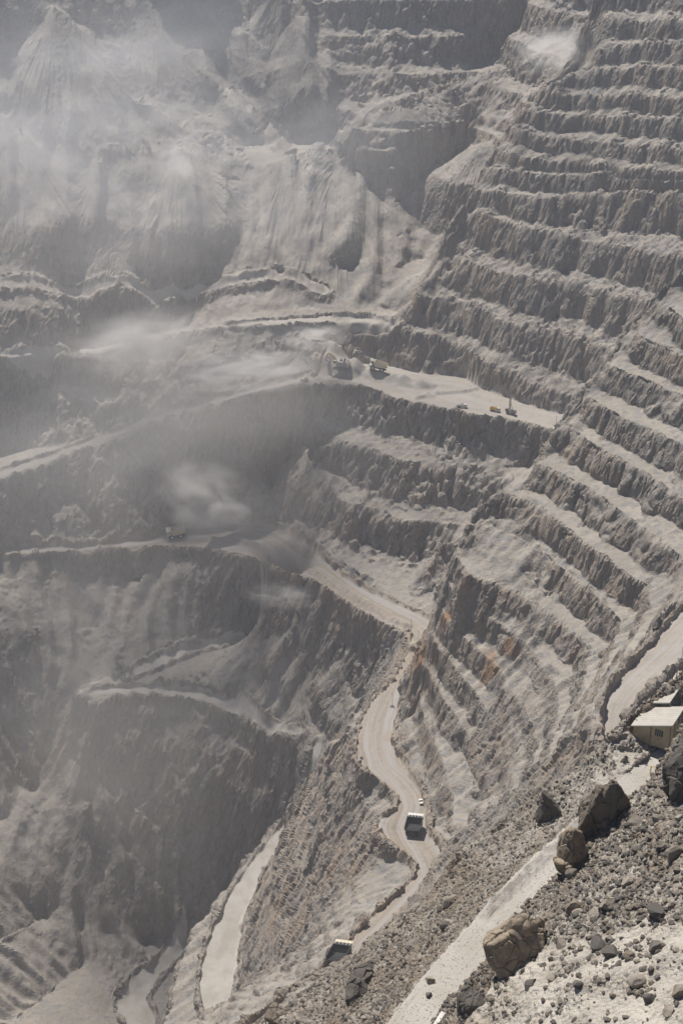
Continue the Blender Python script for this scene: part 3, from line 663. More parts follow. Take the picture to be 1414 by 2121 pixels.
# ------------------------------------------------------------------ dust hanging in the pit
def dust(px, py, z, rad, dens, turn=0, tilt=0, col=(.93,.88,.82), scale=2.0, lo=.40, hi=.68, label=None):
    bm = bmesh.new(); bmesh.ops.create_icosphere(bm, subdivisions=3, radius=1.0)
    me = bpy.data.meshes.new('dust_cloud'); bm.to_mesh(me); bm.free()
    o = bpy.data.objects.new('dust_cloud', me); COL.objects.link(o); o['kind'] = 'stuff'
    o.location = at(np.array([px]), np.array([py]), np.array([z]))[0]; o.scale = rad; o.rotation_euler = (0, tilt, turn)
    m = bpy.data.materials.new('dust'); m.use_nodes = True; t = m.node_tree; t.nodes.clear()
    ou = t.nodes.new('ShaderNodeOutputMaterial'); v = t.nodes.new('ShaderNodeVolumePrincipled')
    v.inputs['Color'].default_value = (*[1 - (1 - q) * .45 for q in col], 1); v.inputs['Anisotropy'].default_value = .15
    tc = t.nodes.new('ShaderNodeTexCoord'); ln = t.nodes.new('ShaderNodeVectorMath'); ln.operation = 'LENGTH'
    t.links.new(tc.outputs['Object'], ln.inputs[0])
    fall = t.nodes.new('ShaderNodeMapRange'); fall.interpolation_type = 'SMOOTHSTEP'
    t.links.new(ln.outputs['Value'], fall.inputs[0])
    for i, q in enumerate((.15, 1.0, 1.0, 0.0)): fall.inputs[i+1].default_value = q
    nz = t.nodes.new('ShaderNodeTexNoise'); nz.inputs['Scale'].default_value = scale; nz.inputs['Detail'].default_value = 6; nz.inputs['Roughness'].default_value = .58; nz.inputs['Distortion'].default_value = .9
    mp = t.nodes.new('ShaderNodeMapping'); mp.inputs['Location'].default_value = (px * .01, py * .01, 0); t.links.new(tc.outputs['Object'], mp.inputs[0]); t.links.new(mp.outputs[0], nz.inputs['Vector'])
    rp = t.nodes.new('ShaderNodeMapRange'); t.links.new(nz.outputs[0], rp.inputs[0]); rp.interpolation_type = 'SMOOTHSTEP'
    for i, q in enumerate((lo, hi, 0.0, dens)): rp.inputs[i+1].default_value = q
    mu = t.nodes.new('ShaderNodeMath'); mu.operation = 'MULTIPLY'; t.links.new(fall.outputs[0], mu.inputs[0]); t.links.new(rp.outputs[0], mu.inputs[1])
    t.links.new(mu.outputs[0], v.inputs['Density']); t.links.new(v.outputs[0], ou.inputs['Volume']); me.materials.append(m)
    return o

# ------------------------------------------------------------------ finding places on the built ground
cam_y = P[..., 1] * CP - P[..., 2] * SP; cam_v = P[..., 1] * SP + P[..., 2] * CP
PX = (CX + FPX * P[..., 0] / np.maximum(cam_y, 1)).astype(np.float32); PY = (CY - FPX * cam_v / np.maximum(cam_y, 1)).astype(np.float32)
def hit(px, py, tol=2.5):
    m = np.flatnonzero((np.abs(PX - px).ravel() < tol) & (np.abs(PY - py).ravel() < tol))
    if not len(m): return hit(px, py, tol * 2)
    d = dist.ravel()[m]; m = m[d < d.min() + 14]
    e = np.hypot(PX.ravel()[m] - px, PY.ravel()[m] - py); return Vector(P.reshape(-1, 3)[m[np.argmin(e)]])
def ground_z(x, y, rad=3.0):
    th = math.atan2(x, y); lr = math.log(math.hypot(x, y)); j = int(np.argmin(np.abs(ths - th)))
    c0, c1 = max(j - 6, 0), j + 7; Q = P[:, c0:c1].reshape(-1, 3); d = np.hypot(Q[:, 0] - x, Q[:, 1] - y)
    k = np.argsort(d)[:5]; wt = 1 / (d[k] + .05); return float((Q[k, 2] * wt).sum() / wt.sum())
def project(p):
    cy = p[1] * CP - p[2] * SP; return CX + FPX * p[0] / cy, CY - FPX * (p[1] * SP + p[2] * CP) / cy

# ------------------------------------------------------------------ object helpers
class MB:
    def __init__(s): s.v = []; s.f = []
    def add(s, V, F, M=None):
        o = len(s.v); s.v += [tuple(M @ Vector(q)) if M else tuple(q) for q in V]; s.f += [tuple(o + i for i in f) for f in F]; return s
    def box(s, c, d, rot=None, taper=1.0):
        hx, hy, hz = d[0] / 2, d[1] / 2, d[2] / 2; M = Matrix.Translation(c)
        if rot: M = M @ (Matrix.Rotation(rot[2], 4, 'Z') @ Matrix.Rotation(rot[1], 4, 'Y') @ Matrix.Rotation(rot[0], 4, 'X'))
        V = [(x * (taper if z > 0 else 1), y * (taper if z > 0 else 1), z) for z in (-hz, hz) for x, y in ((-hx, -hy), (hx, -hy), (hx, hy), (-hx, hy))]
        return s.add(V, [(3,2,1,0), (4,5,6,7), (0,1,5,4), (1,2,6,5), (2,3,7,6), (3,0,4,7)], M)
    def prism(s, prof, x0, x1):              # profile in (y, z), swept along x
        n = len(prof); V = [(x0, y, z) for y, z in prof] + [(x1, y, z) for y, z in prof]
        a = sum(prof[i][0] * prof[(i+1) % n][1] - prof[(i+1) % n][0] * prof[i][1] for i in range(n))
        F = [tuple(range(n))[::-1], tuple(range(n, 2 * n))] + [(i, (i + 1) % n, n + (i + 1) % n, n + i) for i in range(n)]
        if a < 0: F = [f[::-1] for f in F]
        return s.add(V, F)
    def lathe(s, prof, n=20, axis='X', c=(0,0,0)):     # profile of (radius, position along axis)
        V = []; F = []; m = len(prof)
        for i in range(n):
            a = 2 * math.pi * i / n; ca, sa = math.cos(a), math.sin(a)
            for r, t in prof:
                q = (t, r * ca, r * sa) if axis == 'X' else ((r * ca, r * sa, t) if axis == 'Z' else (r * sa, t, r * ca)); V.append((q[0] + c[0], q[1] + c[1], q[2] + c[2]))
        for i in range(n):
            for j in range(m - 1): F.append((i * m + j, ((i + 1) % n) * m + j, ((i + 1) % n) * m + j + 1, i * m + j + 1))
        return s.add(V, F)
    def tube(s, pts, r, n=8, r1=None):
        pts = [Vector(p) for p in pts]; r1 = r if r1 is None else r1; V = []; F = []; L_ = len(pts)
        for i, p in enumerate(pts):
            d = (pts[min(i + 1, L_ - 1)] - pts[max(i - 1, 0)]).normalized(); u = d.cross(Vector((0, 0, 1)) if abs(d.z) < .9 else Vector((1, 0, 0))).normalized(); w_ = d.cross(u); q = r + (r1 - r) * i / max(1, L_ - 1)
            V += [tuple(p + q * (math.cos(2 * math.pi * k / n) * u + math.sin(2 * math.pi * k / n) * w_)) for k in range(n)]
        for i in range(L_ - 1): F += [(i * n + k, i * n + (k + 1) % n, (i + 1) * n + (k + 1) % n, (i + 1) * n + k) for k in range(n)]
        F += [tuple(range(n))[::-1], tuple((L_ - 1) * n + k for k in range(n))]
        return s.add(V, F)
    def build(s, name, mat, parent=None, bevel=0.0, smooth=False):
        me = bpy.data.meshes.new(name); me.from_pydata(s.v, [], s.f); me.update()
        bm = bmesh.new(); bm.from_mesh(me); bmesh.ops.recalc_face_normals(bm, faces=bm.faces)
        if bevel:
            try: bmesh.ops.bevel(bm, geom=[e for e in bm.edges if len(e.link_faces) == 2 and e.calc_face_angle(0) > .6], offset=bevel, segments=1, affect='EDGES', clamp_overlap=True)
            except Exception: pass
        bm.to_mesh(me); bm.free()
        if smooth: me.polygons.foreach_set('use_smooth', [True] * len(me.polygons))
        me.materials.append(mat); o = bpy.data.objects.new(name, me); COL.objects.link(o)
        if parent: o.parent = parent
        return o
def thing(name, label, cat, group=None, loc=(0,0,0), rz=0):
    o = bpy.data.objects.new(name, None); COL.objects.link(o); o.empty_display_size = .5; o.location = loc; o.rotation_euler = (0, 0, rz)
    return tag(o, label, cat, group)
def tag(o, label, cat, group=None):
    o['label'] = label; o['category'] = cat
    if group: o['group'] = group
    return o
def copy_tree(o, parent=None):
    c = o.copy(); COL.objects.link(c)
    if parent: c.parent = parent
    for ch in list(o.children): copy_tree(ch, c)
    return c
def paint(name, c, dust=(.36,.33,.29), amt=.45, rough=.55, metal=0.0):
    k = NB(name); p = k.n('ShaderNodeTexCoord').outputs['Object']
    f = k.math('MULTIPLY', k.ramp(k.noise(p, .9, 5, .65), .42, .68), amt); g = k.n('ShaderNodeNewGeometry').outputs['Normal']
    sp = k.n('ShaderNodeSeparateXYZ'); k.put(sp.inputs[0], g); f = k.math('ADD', f, k.math('MULTIPLY', k.ramp(sp.outputs[2], .4, 1.0), .25 * (amt > .1)), True)
    k.put(k.b.inputs['Base Color'], k.mix(f, c, dust)); k.b.inputs['Roughness'].default_value = rough; k.b.inputs['Metallic'].default_value = metal
    k.b.inputs['Specular IOR Level'].default_value = .4
    return k.m
M = dict(white=paint('white_paint', (.72,.71,.68)), cream=paint('cream_paint', (.62,.55,.40), amt=.3), yellow=paint('yellow_paint', (.60,.40,.05), amt=.3), ochre=paint('dusty_yellow_paint', (.46,.37,.20), amt=.5),
    grey=paint('grey_paint', (.23,.23,.235), amt=.4), dark=paint('dark_steel', (.045,.045,.05), amt=.25), near_black=paint('near_black_body', (.010,.010,.011), amt=.04), black=paint('black_rubber', (.022,.022,.024), amt=.3, rough=.85),  # dump bodies of the dark haul trucks: an even near-black, hardly any dust
    glass=paint('dark_glass', (.02,.025,.03), amt=.1, rough=.12), lamp=paint('lamp_glass', (.85,.85,.82), amt=0, rough=.15), steel=paint('galvanised_steel', (.42,.42,.42), amt=.3, rough=.45),
    rust=paint('rusty_steel', (.16,.085,.05), amt=.3), orange=paint('orange_paint', (.55,.16,.03), amt=.2), hose=paint('pale_plastic_hose', (.58,.56,.52), amt=.3), wood=paint('weathered_wood', (.28,.21,.13), amt=.3))

def wheel(par, x, y, r, wdt, mat_rim):
    t = MB().lathe([(r * .55, -wdt/2), (r * .9, -wdt/2), (r, -wdt * .36), (r, wdt * .36), (r * .9, wdt/2), (r * .55, wdt/2), (r * .5, 0), (r * .55, -wdt/2)], 26, 'X', (x, y, r))
    for i in range(26):
        a = 2 * math.pi * i / 26; t.box((x, y + r * 1.0 * math.cos(a), r + r * 1.0 * math.sin(a)), (wdt * .8, r * .09, r * .05), (a + math.pi / 2, 0, 0))
    tyre = t.build('wheel', M['black'], par, 0)
    MB().lathe([(.01, wdt * .3), (r * .3, wdt * .34), (r * .34, wdt * .2), (r * .54, wdt * .28), (r * .54, -wdt * .28), (r * .34, -wdt * .2), (r * .3, -wdt * .34), (.01, -wdt * .3)], 18, 'X', (x, y, r)).build('rim', mat_rim, tyre)
def haul_truck(label, bodym, cabm, group, loaded=False):
    t = thing('haul_truck', label, 'haul truck', group)
    MB().box((0, -.4, 2.0), (2.2, 12.4, 1.2)).box((0, 5.4, 1.6), (5.6, 1.2, .7)).box((0, -4.6, 1.75), (4.6, 1.6, 1.2)).build('chassis', M['dark'], t, .08)
    for sx in (-1, 1): wheel(t, sx * 3.35, 3.6, 1.75, 1.25, cabm)
    for sx in (-1, 1):
        wheel(t, sx * 3.55, -3.3, 1.75, 1.2, cabm); wheel(t, sx * 2.25, -3.3, 1.75, 1.2, cabm)
    # sloped floor, side walls, front wall and canopy
    b = MB()
    prof = [(-7.6, 4.9), (-7.4, 4.5), (-3.0, 3.5), (2.2, 3.2), (3.3, 5.4), (3.5, 6.8), (7.0, 7.15), (7.0, 7.4), (3.1, 7.15), (2.9, 5.6), (1.9, 3.6), (-3.0, 3.9)]
    b.prism(prof, -4.1, 4.1)
    side = [(-7.6, 4.7), (-3.0, 3.45), (2.3, 3.15), (3.5, 5.4), (3.6, 7.2), (-6.9, 6.2)]
    b.prism(side, -4.35, -4.1); b.prism(side, 4.1, 4.35)
    for y in (-6.2, -4.4, -2.6, -.8, 1.0):
        for sx in (-1, 1): b.box((sx * 4.43, y, 5.1), (.22, .32, 2.0))
    for sx in (-1, 1): b.box((sx * 4.42, -1.8, 6.65), (.34, 10.6, .3), (R(-5.3) * -1, 0, 0))
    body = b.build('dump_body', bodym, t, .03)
    c = MB()
    for i in range(5): c.box((-3.6 + 1.8 * i, 5.2, 7.42), (.24, 3.5, .22), (R(5.0), 0, 0))
    c.box((0, 6.95, 7.32), (8.5, .28, .42)).box((0, 6.0, 7.40), (8.55, 1.9, .08), (R(5.0), 0, 0)).build('canopy_plate', cabm, body, .02)
    MB().box((0, 5.4, 3.5), (7.9, 3.0, .22)).box((0, 6.85, 3.9), (7.9, .06, .08)).box((0, 6.85, 4.3), (7.9, .06, .08)).build('deck', cabm, t)
    MB().prism([(4.0, 2.2), (6.8, 2.2), (6.9, 3.4), (4.0, 3.4)], -1.6, 1.6).build('engine_hood', cabm, t, .06)
    g = MB().box((0, 6.92, 2.75), (2.9, .1, 1.7))
    for i in range(7): g.box((0, 7.0, 2.05 + .23 * i), (2.7, .06, .07))
    g.build('grille', M['dark'], t)
    cb = MB().box((2.45, 5.3, 4.6), (2.2, 2.2, 2.0)).box((2.45, 5.4, 5.68), (2.5, 2.6, .16)).build('cab', cabm, t, .08)
    MB().box((2.45, 6.42, 4.95), (1.9, .06, 1.0)).box((3.57, 5.3, 4.95), (.06, 1.6, .9)).box((1.33, 5.3, 4.95), (.06, 1.6, .9)).build('cab_window', M['glass'], cb)
    for sx in (-1, 1):
        MB().lathe([(.01, .1), (.25, .08), (.27, -.1), (.01, -.12)], 12, 'Y', (sx * 2.0, 6.95, 2.2)).build('headlight', M['lamp'], t)
        MB().tube([(sx * 3.2, 6.9, 1.2), (sx * 3.2, 7.05, 3.5)], .05).tube([(sx * 2.6, 6.9, 1.2), (sx * 2.6, 7.05, 3.5)], .05).add(*[[], []]).build('ladder', M['steel'], t)
        MB().box((sx * 4.3, 6.7, 4.9), (.4, .12, .6)).tube([(sx * 3.9, 6.7, 3.6), (sx * 4.3, 6.7, 4.9)], .04).build('mirror', M['dark'], t)
    MB().box((0, 6.98, 1.45), (5.4, .25, .55)).build('bumper', cabm, t, .05)
    if loaded:
        n = 14; V = []; F = []
        for i in range(n):
            for j in range(n):
                u, v_ = i / (n - 1) * 2 - 1, j / (n - 1) * 2 - 1; h = max(0, 1 - max(abs(u), abs(v_)) ** 2.2)
                V.append((u * 4.0, -2.2 + v_ * 4.9, 5.5 + .1 * v_ + 1.9 * h + .25 * random.random() * (h > 0)))
        for i in range(n - 1):
            for j in range(n - 1): F.append((i*n+j, i*n+j+1, (i+1)*n+j+1, (i+1)*n+j))
        MB().add(V, F).build('ore_load', M_ROCK, body)
    return t
def crawler(par, x, L_, h, wd):
    o = MB(); prof = [(-L_/2 + h/2, 0), (L_/2 - h/2, 0), (L_/2 - h*.15, h*.2), (L_/2, h/2), (L_/2 - h*.15, h*.8), (L_/2 - h/2, h), (-L_/2 + h/2, h), (-L_/2 + h*.15, h*.8), (-L_/2, h/2), (-L_/2 + h*.15, h*.2)]
    o.prism(prof, x - wd/2, x + wd/2)
    for i in range(int(L_ / .55)):
        yy = -L_/2 + h/2 + i * .55
        if yy < L_/2 - h/2: o.box((x, yy, h + .04), (wd * 1.04, .3, .1)).box((x, yy, -.02), (wd * 1.04, .3, .08))
    return o.build('crawler_track', M['dark'], par, .03)
def excavator(label):
    t = thing('mining_excavator', label, 'excavator')
    crawler(t, -2.9, 9.0, 2.0, 1.4); crawler(t, 2.9, 9.0, 2.0, 1.4)
    MB().box((0, 0, 1.5), (4.6, 4.0, 1.0)).lathe([(.01, 2.5), (1.9, 2.5), (1.9, 1.8), (.01, 1.8)], 24, 'Z').build('undercarriage', M['dark'], t)
    hs = MB().box((0, -2.6, 4.5), (7.2, 8.4, 3.6)).box((0, -2.4, 6.4), (7.4, 8.6, .25)).build('machine_house', M['grey'], t, .12)
    MB().box((0, -7.2, 4.0), (7.0, 1.4, 3.0)).build('counterweight', M['ochre'], t, .25)
    for q in ((-2, -4.5), (1.4, -4.2), (0, -1.5)): MB().box((q[0], q[1], 7.0), (1.4, 1.6, 1.0)).tube([(q[0], q[1], 7.4), (q[0], q[1], 8.3)], .22).build('exhaust_stack', M['dark'], hs)
    for sx in (-1, 1):
        r_ = MB()
        for yy in (-6.4, -4.4, -2.4, -.4): r_.tube([(sx * 3.6, yy, 6.5), (sx * 3.6, yy, 7.5)], .05)
        r_.tube([(sx * 3.6, -6.4, 7.5), (sx * 3.6, 1.4, 7.5)], .05).build('handrail', M['white'], hs)
    cb = MB().box((-2.5, 2.6, 6.0), (2.2, 2.6, 2.6)).build('cab', M['ochre'], t, .1)
    MB().box((-2.5, 3.93, 6.3), (1.9, .06, 1.5)).box((-3.63, 2.6, 6.3), (.06, 2.0, 1.3)).build('cab_window', M['glass'], cb)
    MB().prism([(1.0, 4.2), (1.9, 3.6), (6.2, 9.2), (9.6, 10.6), (9.4, 11.4), (5.4, 10.4)], .2, 1.9).build('boom', M['ochre'], t, .08)
    st = MB().prism([(8.7, 11.5), (9.9, 11.2), (11.6, 5.6), (10.8, 5.0), (9.3, 9.8)], .35, 1.75).build('stick', M['ochre'], t, .06)
    MB().prism([(11.5, 5.6), (10.4, 5.4), (8.4, 4.6), (7.8, 3.0), (8.6, 2.0), (10.4, 2.0), (10.6, 2.5), (9.0, 2.7), (8.7, 3.4), (9.6, 4.4)], -.9, 3.0).build('bucket', M['grey'], t, .05)
    for sx in (.0, 2.1): MB().tube([(sx, 2.6, 3.8), (sx, 5.4, 8.4)], .3).tube([(sx, 5.4, 8.4), (sx, 6.6, 9.8)], .17).build('hydraulic_ram', M['steel'], t)
    MB().tube([(1.05, 5.6, 10.7), (1.05, 8.4, 11.6)], .26).tube([(1.05, 8.4, 11.6), (1.05, 9.3, 11.6)], .15).build('hydraulic_ram', M['steel'], t)
    return t
def bulldozer(label):
    t = thing('bulldozer', label, 'bulldozer')
    crawler(t, -1.3, 4.6, 1.25, .7); crawler(t, 1.3, 4.6, 1.25, .7)
    bd = MB().box((0, .6, 1.6), (1.7, 3.0, 1.3)).box((0, -1.4, 1.4), (1.9, 1.4, 1.2)).build('engine_body', M['ochre'], t, .08)
    MB().tube([(.35, 1.3, 2.2), (.35, 1.3, 3.2)], .09).build('exhaust_stack', M['dark'], bd)
    cb = MB().box((0, -1.0, 2.7), (1.6, 1.5, 1.4)).box((0, -1.0, 3.45), (1.9, 1.9, .14)).build('cab', M['ochre'], t, .05)
    MB().box((0, -.23, 2.85), (1.3, .05, .8)).box((.82, -1, 2.85), (.05, 1.1, .8)).box((-.82, -1, 2.85), (.05, 1.1, .8)).build('cab_window', M['glass'], cb)
    MB().prism([(3.0, .1), (3.25, .1), (3.1, .9), (3.4, 1.8), (3.2, 1.85), (2.85, .9)], -2.4, 2.4).build('blade', M['dark'], t)
    for sx in (-1, 1): MB().box((sx * 1.75, 1.4, .7), (.2, 3.4, .3)).build('push_arm', M['ochre'], t)
    MB().prism([(-2.9, 2.0), (-2.6, 2.0), (-2.6, .3), (-2.9, -.1), (-3.0, .4)], -.2, .2).box((0, -2.3, 1.5), (.9, .9, .5)).build('ripper', M['dark'], t)
    return t
def small_truck(label, kind):
    t = thing('service_truck' if kind == 'tip' else 'water_truck', label, 'truck')
    MB().box((0, -.4, .95), (1.1, 7.0, .35)).build('chassis', M['dark'], t, .03)
    for y in (2.2, -1.9, -3.2):
        for sx in (-1, 1): wheel(t, sx * 1.05, y, .55, .42, M['steel'])
    cm = M['white']; cb = MB().prism([(1.6, .8), (3.5, .8), (3.5, 1.9), (3.25, 2.9), (1.6, 2.95)], -1.2, 1.2).build('cab', cm, t, .06)
    MB().prism([(3.53, 1.95), (3.56, 1.95), (3.32, 2.75), (3.29, 2.75)], -1.05, 1.05).box((1.22, 2.5, 2.3), (.05, 1.2, .7)).box((-1.22, 2.5, 2.3), (.05, 1.2, .7)).build('cab_window', M['glass'], cb)
    for sx in (-1, 1): MB().box((sx * .85, 3.53, 1.1), (.35, .08, .2)).build('headlight', M['lamp'], t)
    MB().box((0, 3.55, .75), (2.4, .2, .35)).build('bumper', M['dark'], t)
    if kind == 'tip':
        b = MB().prism([(1.4, 1.2), (1.4, 3.1), (1.2, 3.1), (1.2, 1.5), (-3.8, 1.5), (-4.0, 1.3), (-3.8, 1.15)], -1.25, 1.25)
        for sx in (-1, 1): b.box((sx * 1.24, -1.25, 2.1), (.1, 5.2, 1.5)); [b.box((sx * 1.32, y, 2.1), (.1, .14, 1.5)) for y in (-3.4, -2.2, -1, .2)]
        b.box((0, -3.85, 2.1), (2.5, .1, 1.5)).prism([(1.4, 3.05), (2.4, 3.1), (2.4, 3.2), (1.4, 3.2)], -1.2, 1.2)
        b.build('tipper_body', M['yellow'], t, .02)
    else:
        MB().lathe([(.01, -3.9), (.9, -3.85), (1.15, -3.6), (1.15, 1.0), (.9, 1.25), (.01, 1.3)], 24, 'Y', (0, 0, 2.05)).build('water_tank', M['white'], t, 0, True)
        MB().box((0, -1.3, 3.22), (.6, 4.0, .1)).tube([(0, .4, 3.2), (0, .4, 3.7)], .2).build('tank_walkway', M['dark'], t)
        MB().box((0, -1.3, 1.3), (2.3, 4.8, .3)).build('tank_cradle', M['dark'], t); MB().tube([(-1.0, -4.1, 1.2), (1.0, -4.1, 1.2)], .12).build('spray_bar', M['dark'], t)
    return t
def drill_rig(label):
    t = thing('drill_rig', label, 'drill rig')
    crawler(t, -1.6, 5.6, 1.2, .8); crawler(t, 1.6, 5.6, 1.2, .8)
    MB().box((0, -.3, 1.5), (3.2, 7.4, .6)).build('deck_frame', M['dark'], t, .04)
    MB().box((.2, -2.4, 2.8), (2.8, 3.4, 2.0)).box((.2, -2.4, 3.86), (2.9, 3.5, .12)).build('engine_house', M['grey'], t, .08)
    cb = MB().box((-1.0, 2.7, 2.9), (1.9, 1.7, 2.2)).build('cab', M['rust'], t, .06)
    MB().box((-1.0, 3.58, 3.2), (1.6, .05, 1.1)).box((-1.98, 2.7, 3.2), (.05, 1.3, 1.0)).build('cab_window', M['glass'], cb)
    m = MB()
    for sx in (-.45, .45):
        for sy in (-.45, .45): m.box((.6 + sx, 1.3 + sy, 7.2), (.16, .16, 11.4))
    for i in range(12):
        z = 2.0 + i * .95
        for sx in (-.45, .45): m.tube([(.6 + sx, .85, z), (.6 + sx, 1.75, z + .95)], .06, 5)
        for sy in (-.45, .45): m.tube([(.15, 1.3 + sy, z), (1.05, 1.3 + sy, z + .95)], .06, 5)
    m.box((.6, 1.3, 12.9), (1.2, 1.2, .4)).build('mast', M['dark'], t)
    MB().tube([(.6, 1.3, .1), (.6, 1.3, 12.6)], .2).build('drill_string', M['steel'], t); MB().tube([(.6, -1.6, 3.8), (.6, 1.0, 8.0)], .12).build('mast_brace', M['dark'], t)
    for x, y in ((-1.3, -3.8), (1.3, -3.8), (0, 3.9)): MB().tube([(x, y, .1), (x, y, 1.6)], .16).box((x, y, .06), (.8, .8, .12)).build('levelling_jack', M['steel'], t)
    return t
def pickup(label):
    t = thing('pickup', label, 'pickup')
    for y in (1.6, -1.6):
        for sx in (-1, 1): wheel(t, sx * .82, y, .38, .26, M['steel'])
    MB().prism([(-2.6, .5), (2.6, .5), (2.65, 1.05), (1.2, 1.15), (-2.6, 1.1)], -.92, .92).build('body', M['white'], t, .06)
    cb = MB().prism([(-.9, 1.1), (1.3, 1.1), (.6, 1.85), (-.8, 1.85)], -.85, .85).build('cab', M['white'], t, .05)
    MB().prism([(1.22, 1.2), (1.26, 1.2), (.66, 1.78), (.62, 1.78)], -.75, .75).box((0, -.9, 1.5), (1.5, .08, .5)).build('cab_window', M['glass'], cb)
    MB().box((0, -1.75, 1.12), (1.6, 1.6, .06)).build('cargo_bed', M['dark'], t)
    for sx in (-1, 1):
        MB().box((sx * .7, 2.64, .85), (.3, .06, .18)).build('headlight', M['lamp'], t)
    MB().tube([(.6, -1.0, 1.8), (.6, -1.0, 4.2)], .025).build('whip_aerial', M['steel'], t); MB().box((.6, -1.2, 4.05), (.02, .4, .3)).build('safety_flag', M['orange'], t)
    return t
def set_down(t, px, py, ahead, lift=0.0, yaw=None, at0=None):
    p = hit(px, py); q = hit(*ahead)
    if at0: p = Vector(at(np.array([at0[0]]), np.array([at0[1]]), np.array([at0[2]]))[0]); p.z = ground_z(p.x, p.y); q = Vector(at(np.array([ahead[0] * 1.]), np.array([ahead[1] * 1.]), np.array([zr(ahead[1])]))[0])
    d = q - p; a = math.atan2(-d.x, d.y) if yaw is None else yaw
    f = Vector((-math.sin(a), math.cos(a), 0)); r_ = Vector((math.cos(a), math.sin(a), 0)); L_ = 3.5
    zf = [ground_z(*(p + f * s_ * L_).xy) for s_ in (-1, 0, 1)]; zx = [ground_z(*(p + r_ * s_ * 2).xy) for s_ in (-1, 1)]
    pitch = max(-.2, min(.2, math.atan2(zf[2] - zf[0], 2 * L_))); roll = max(-.12, min(.12, math.atan2(zx[0] - zx[1], 4)))
    if at0 or py > 1700: t.scale = (.87, .87, .87)
    t.rotation_euler = (pitch, roll, a); t.location = (p.x, p.y, sum(zf) / 3 + lift)
    return t
M_ROCK = TERRAIN.data.materials[0]
HT = 'haul trucks working in the pit'
set_down(haul_truck('dark haul truck with a white canopy edge seen from behind on the winding road', M['near_black'], M['white'], HT), 857, 1722, (866, 1690))
set_down(haul_truck('black haul truck with a yellowish ribbed canopy half hidden by the near rubble ridge', M['near_black'], M['cream'], HT), 702, 1988, (730, 1952), at0=(705, 1993, zr(1993)))
set_down(haul_truck('cream haul truck parked beside the excavator on the central bench', M['cream'], M['white'], HT), 781, 768, (740, 758))
set_down(haul_truck('dusty haul truck with pale load on the misty road below the long wall', M['ochre'], M['white'], HT, True), 367, 1111, (300, 1122))
set_down(excavator('big dusty yellow mining excavator with raised boom on the broken rock pile'), 703, 762, (675, 758))
set_down(bulldozer('small dark bulldozer at the edge of the ramp below the excavator'), 632, 790, (600, 794))
set_down(small_truck('white water tank truck parked on the drilling bench', 'tank'), 956, 844, (985, 846))
set_down(small_truck('yellow tipper truck with white cab next to the drill rig', 'tip'), 1025, 851, (1045, 856))
set_down(drill_rig('dark drill rig with tall upright mast on the central bench'), 1056, 857, (1030, 850))
set_down(pickup('small white pickup with a flag driving on the haul road above the big truck'), 872, 1664, (875, 1680))

def light_mast(px, py, label, h=11.0, cat='pole'):
    p = hit(px, py); t = thing('light_mast', label, cat, 'slender poles on skids along the haul road', p)
    MB().box((0, 0, .25), (2.6, 2.0, .5)).box((0, 0, .6), (1.2, .9, .5)).build('skid_base', M['dark'], t, .05)
    MB().tube([(0, 0, .5), (.12, 0, h * .5), (.05, 0, h)], .13, 8, .07).build('mast', M['dark'], t)
    MB().box((.05, 0, h + .1), (.9, .3, .25)).build('lamp_head', M['steel'], t)
light_mast(851, 1314, 'thin dark pole on a skid at the haul road bend, farther of the pair')
light_mast(866, 1342, 'thin dark pole on a skid right above the orange rock outcrop', 10.5)
light_mast(811, 1463, 'thin pale pole at the roadside left of the bench wall, below the orange outcrop', 10)
light_mast(1149, 884, 'short dark post at the far right tip of the drilling bench', 5.5)
light_mast(1409, 1368, 'slim pole standing by the fence above the site cabins', 6)
# old tyres lined up on the berm by the lay-by
for i, (px, py) in enumerate([(791,1731),(786,1736),(788,1741),(792,1745),(797,1748),(802,1751),(807,1754),(812,1757)]):
    p = hit(px, py); o = MB().lathe([(.75, -.3), (1.15, -.35), (1.3, -.2), (1.3, .2), (1.15, .35), (.75, .3), (.7, 0), (.75, -.3)], 18, 'Z').build('old_tyre', M['black'])
    o.location = p + Vector((0, 0, .3)); o.rotation_euler = (random.uniform(-.3, .3), random.uniform(-.3, .3), random.random()); tag(o, 'old black tyre in the row along the berm of the sandy lay-by', 'tyre', 'row of old tyres on the lay-by')

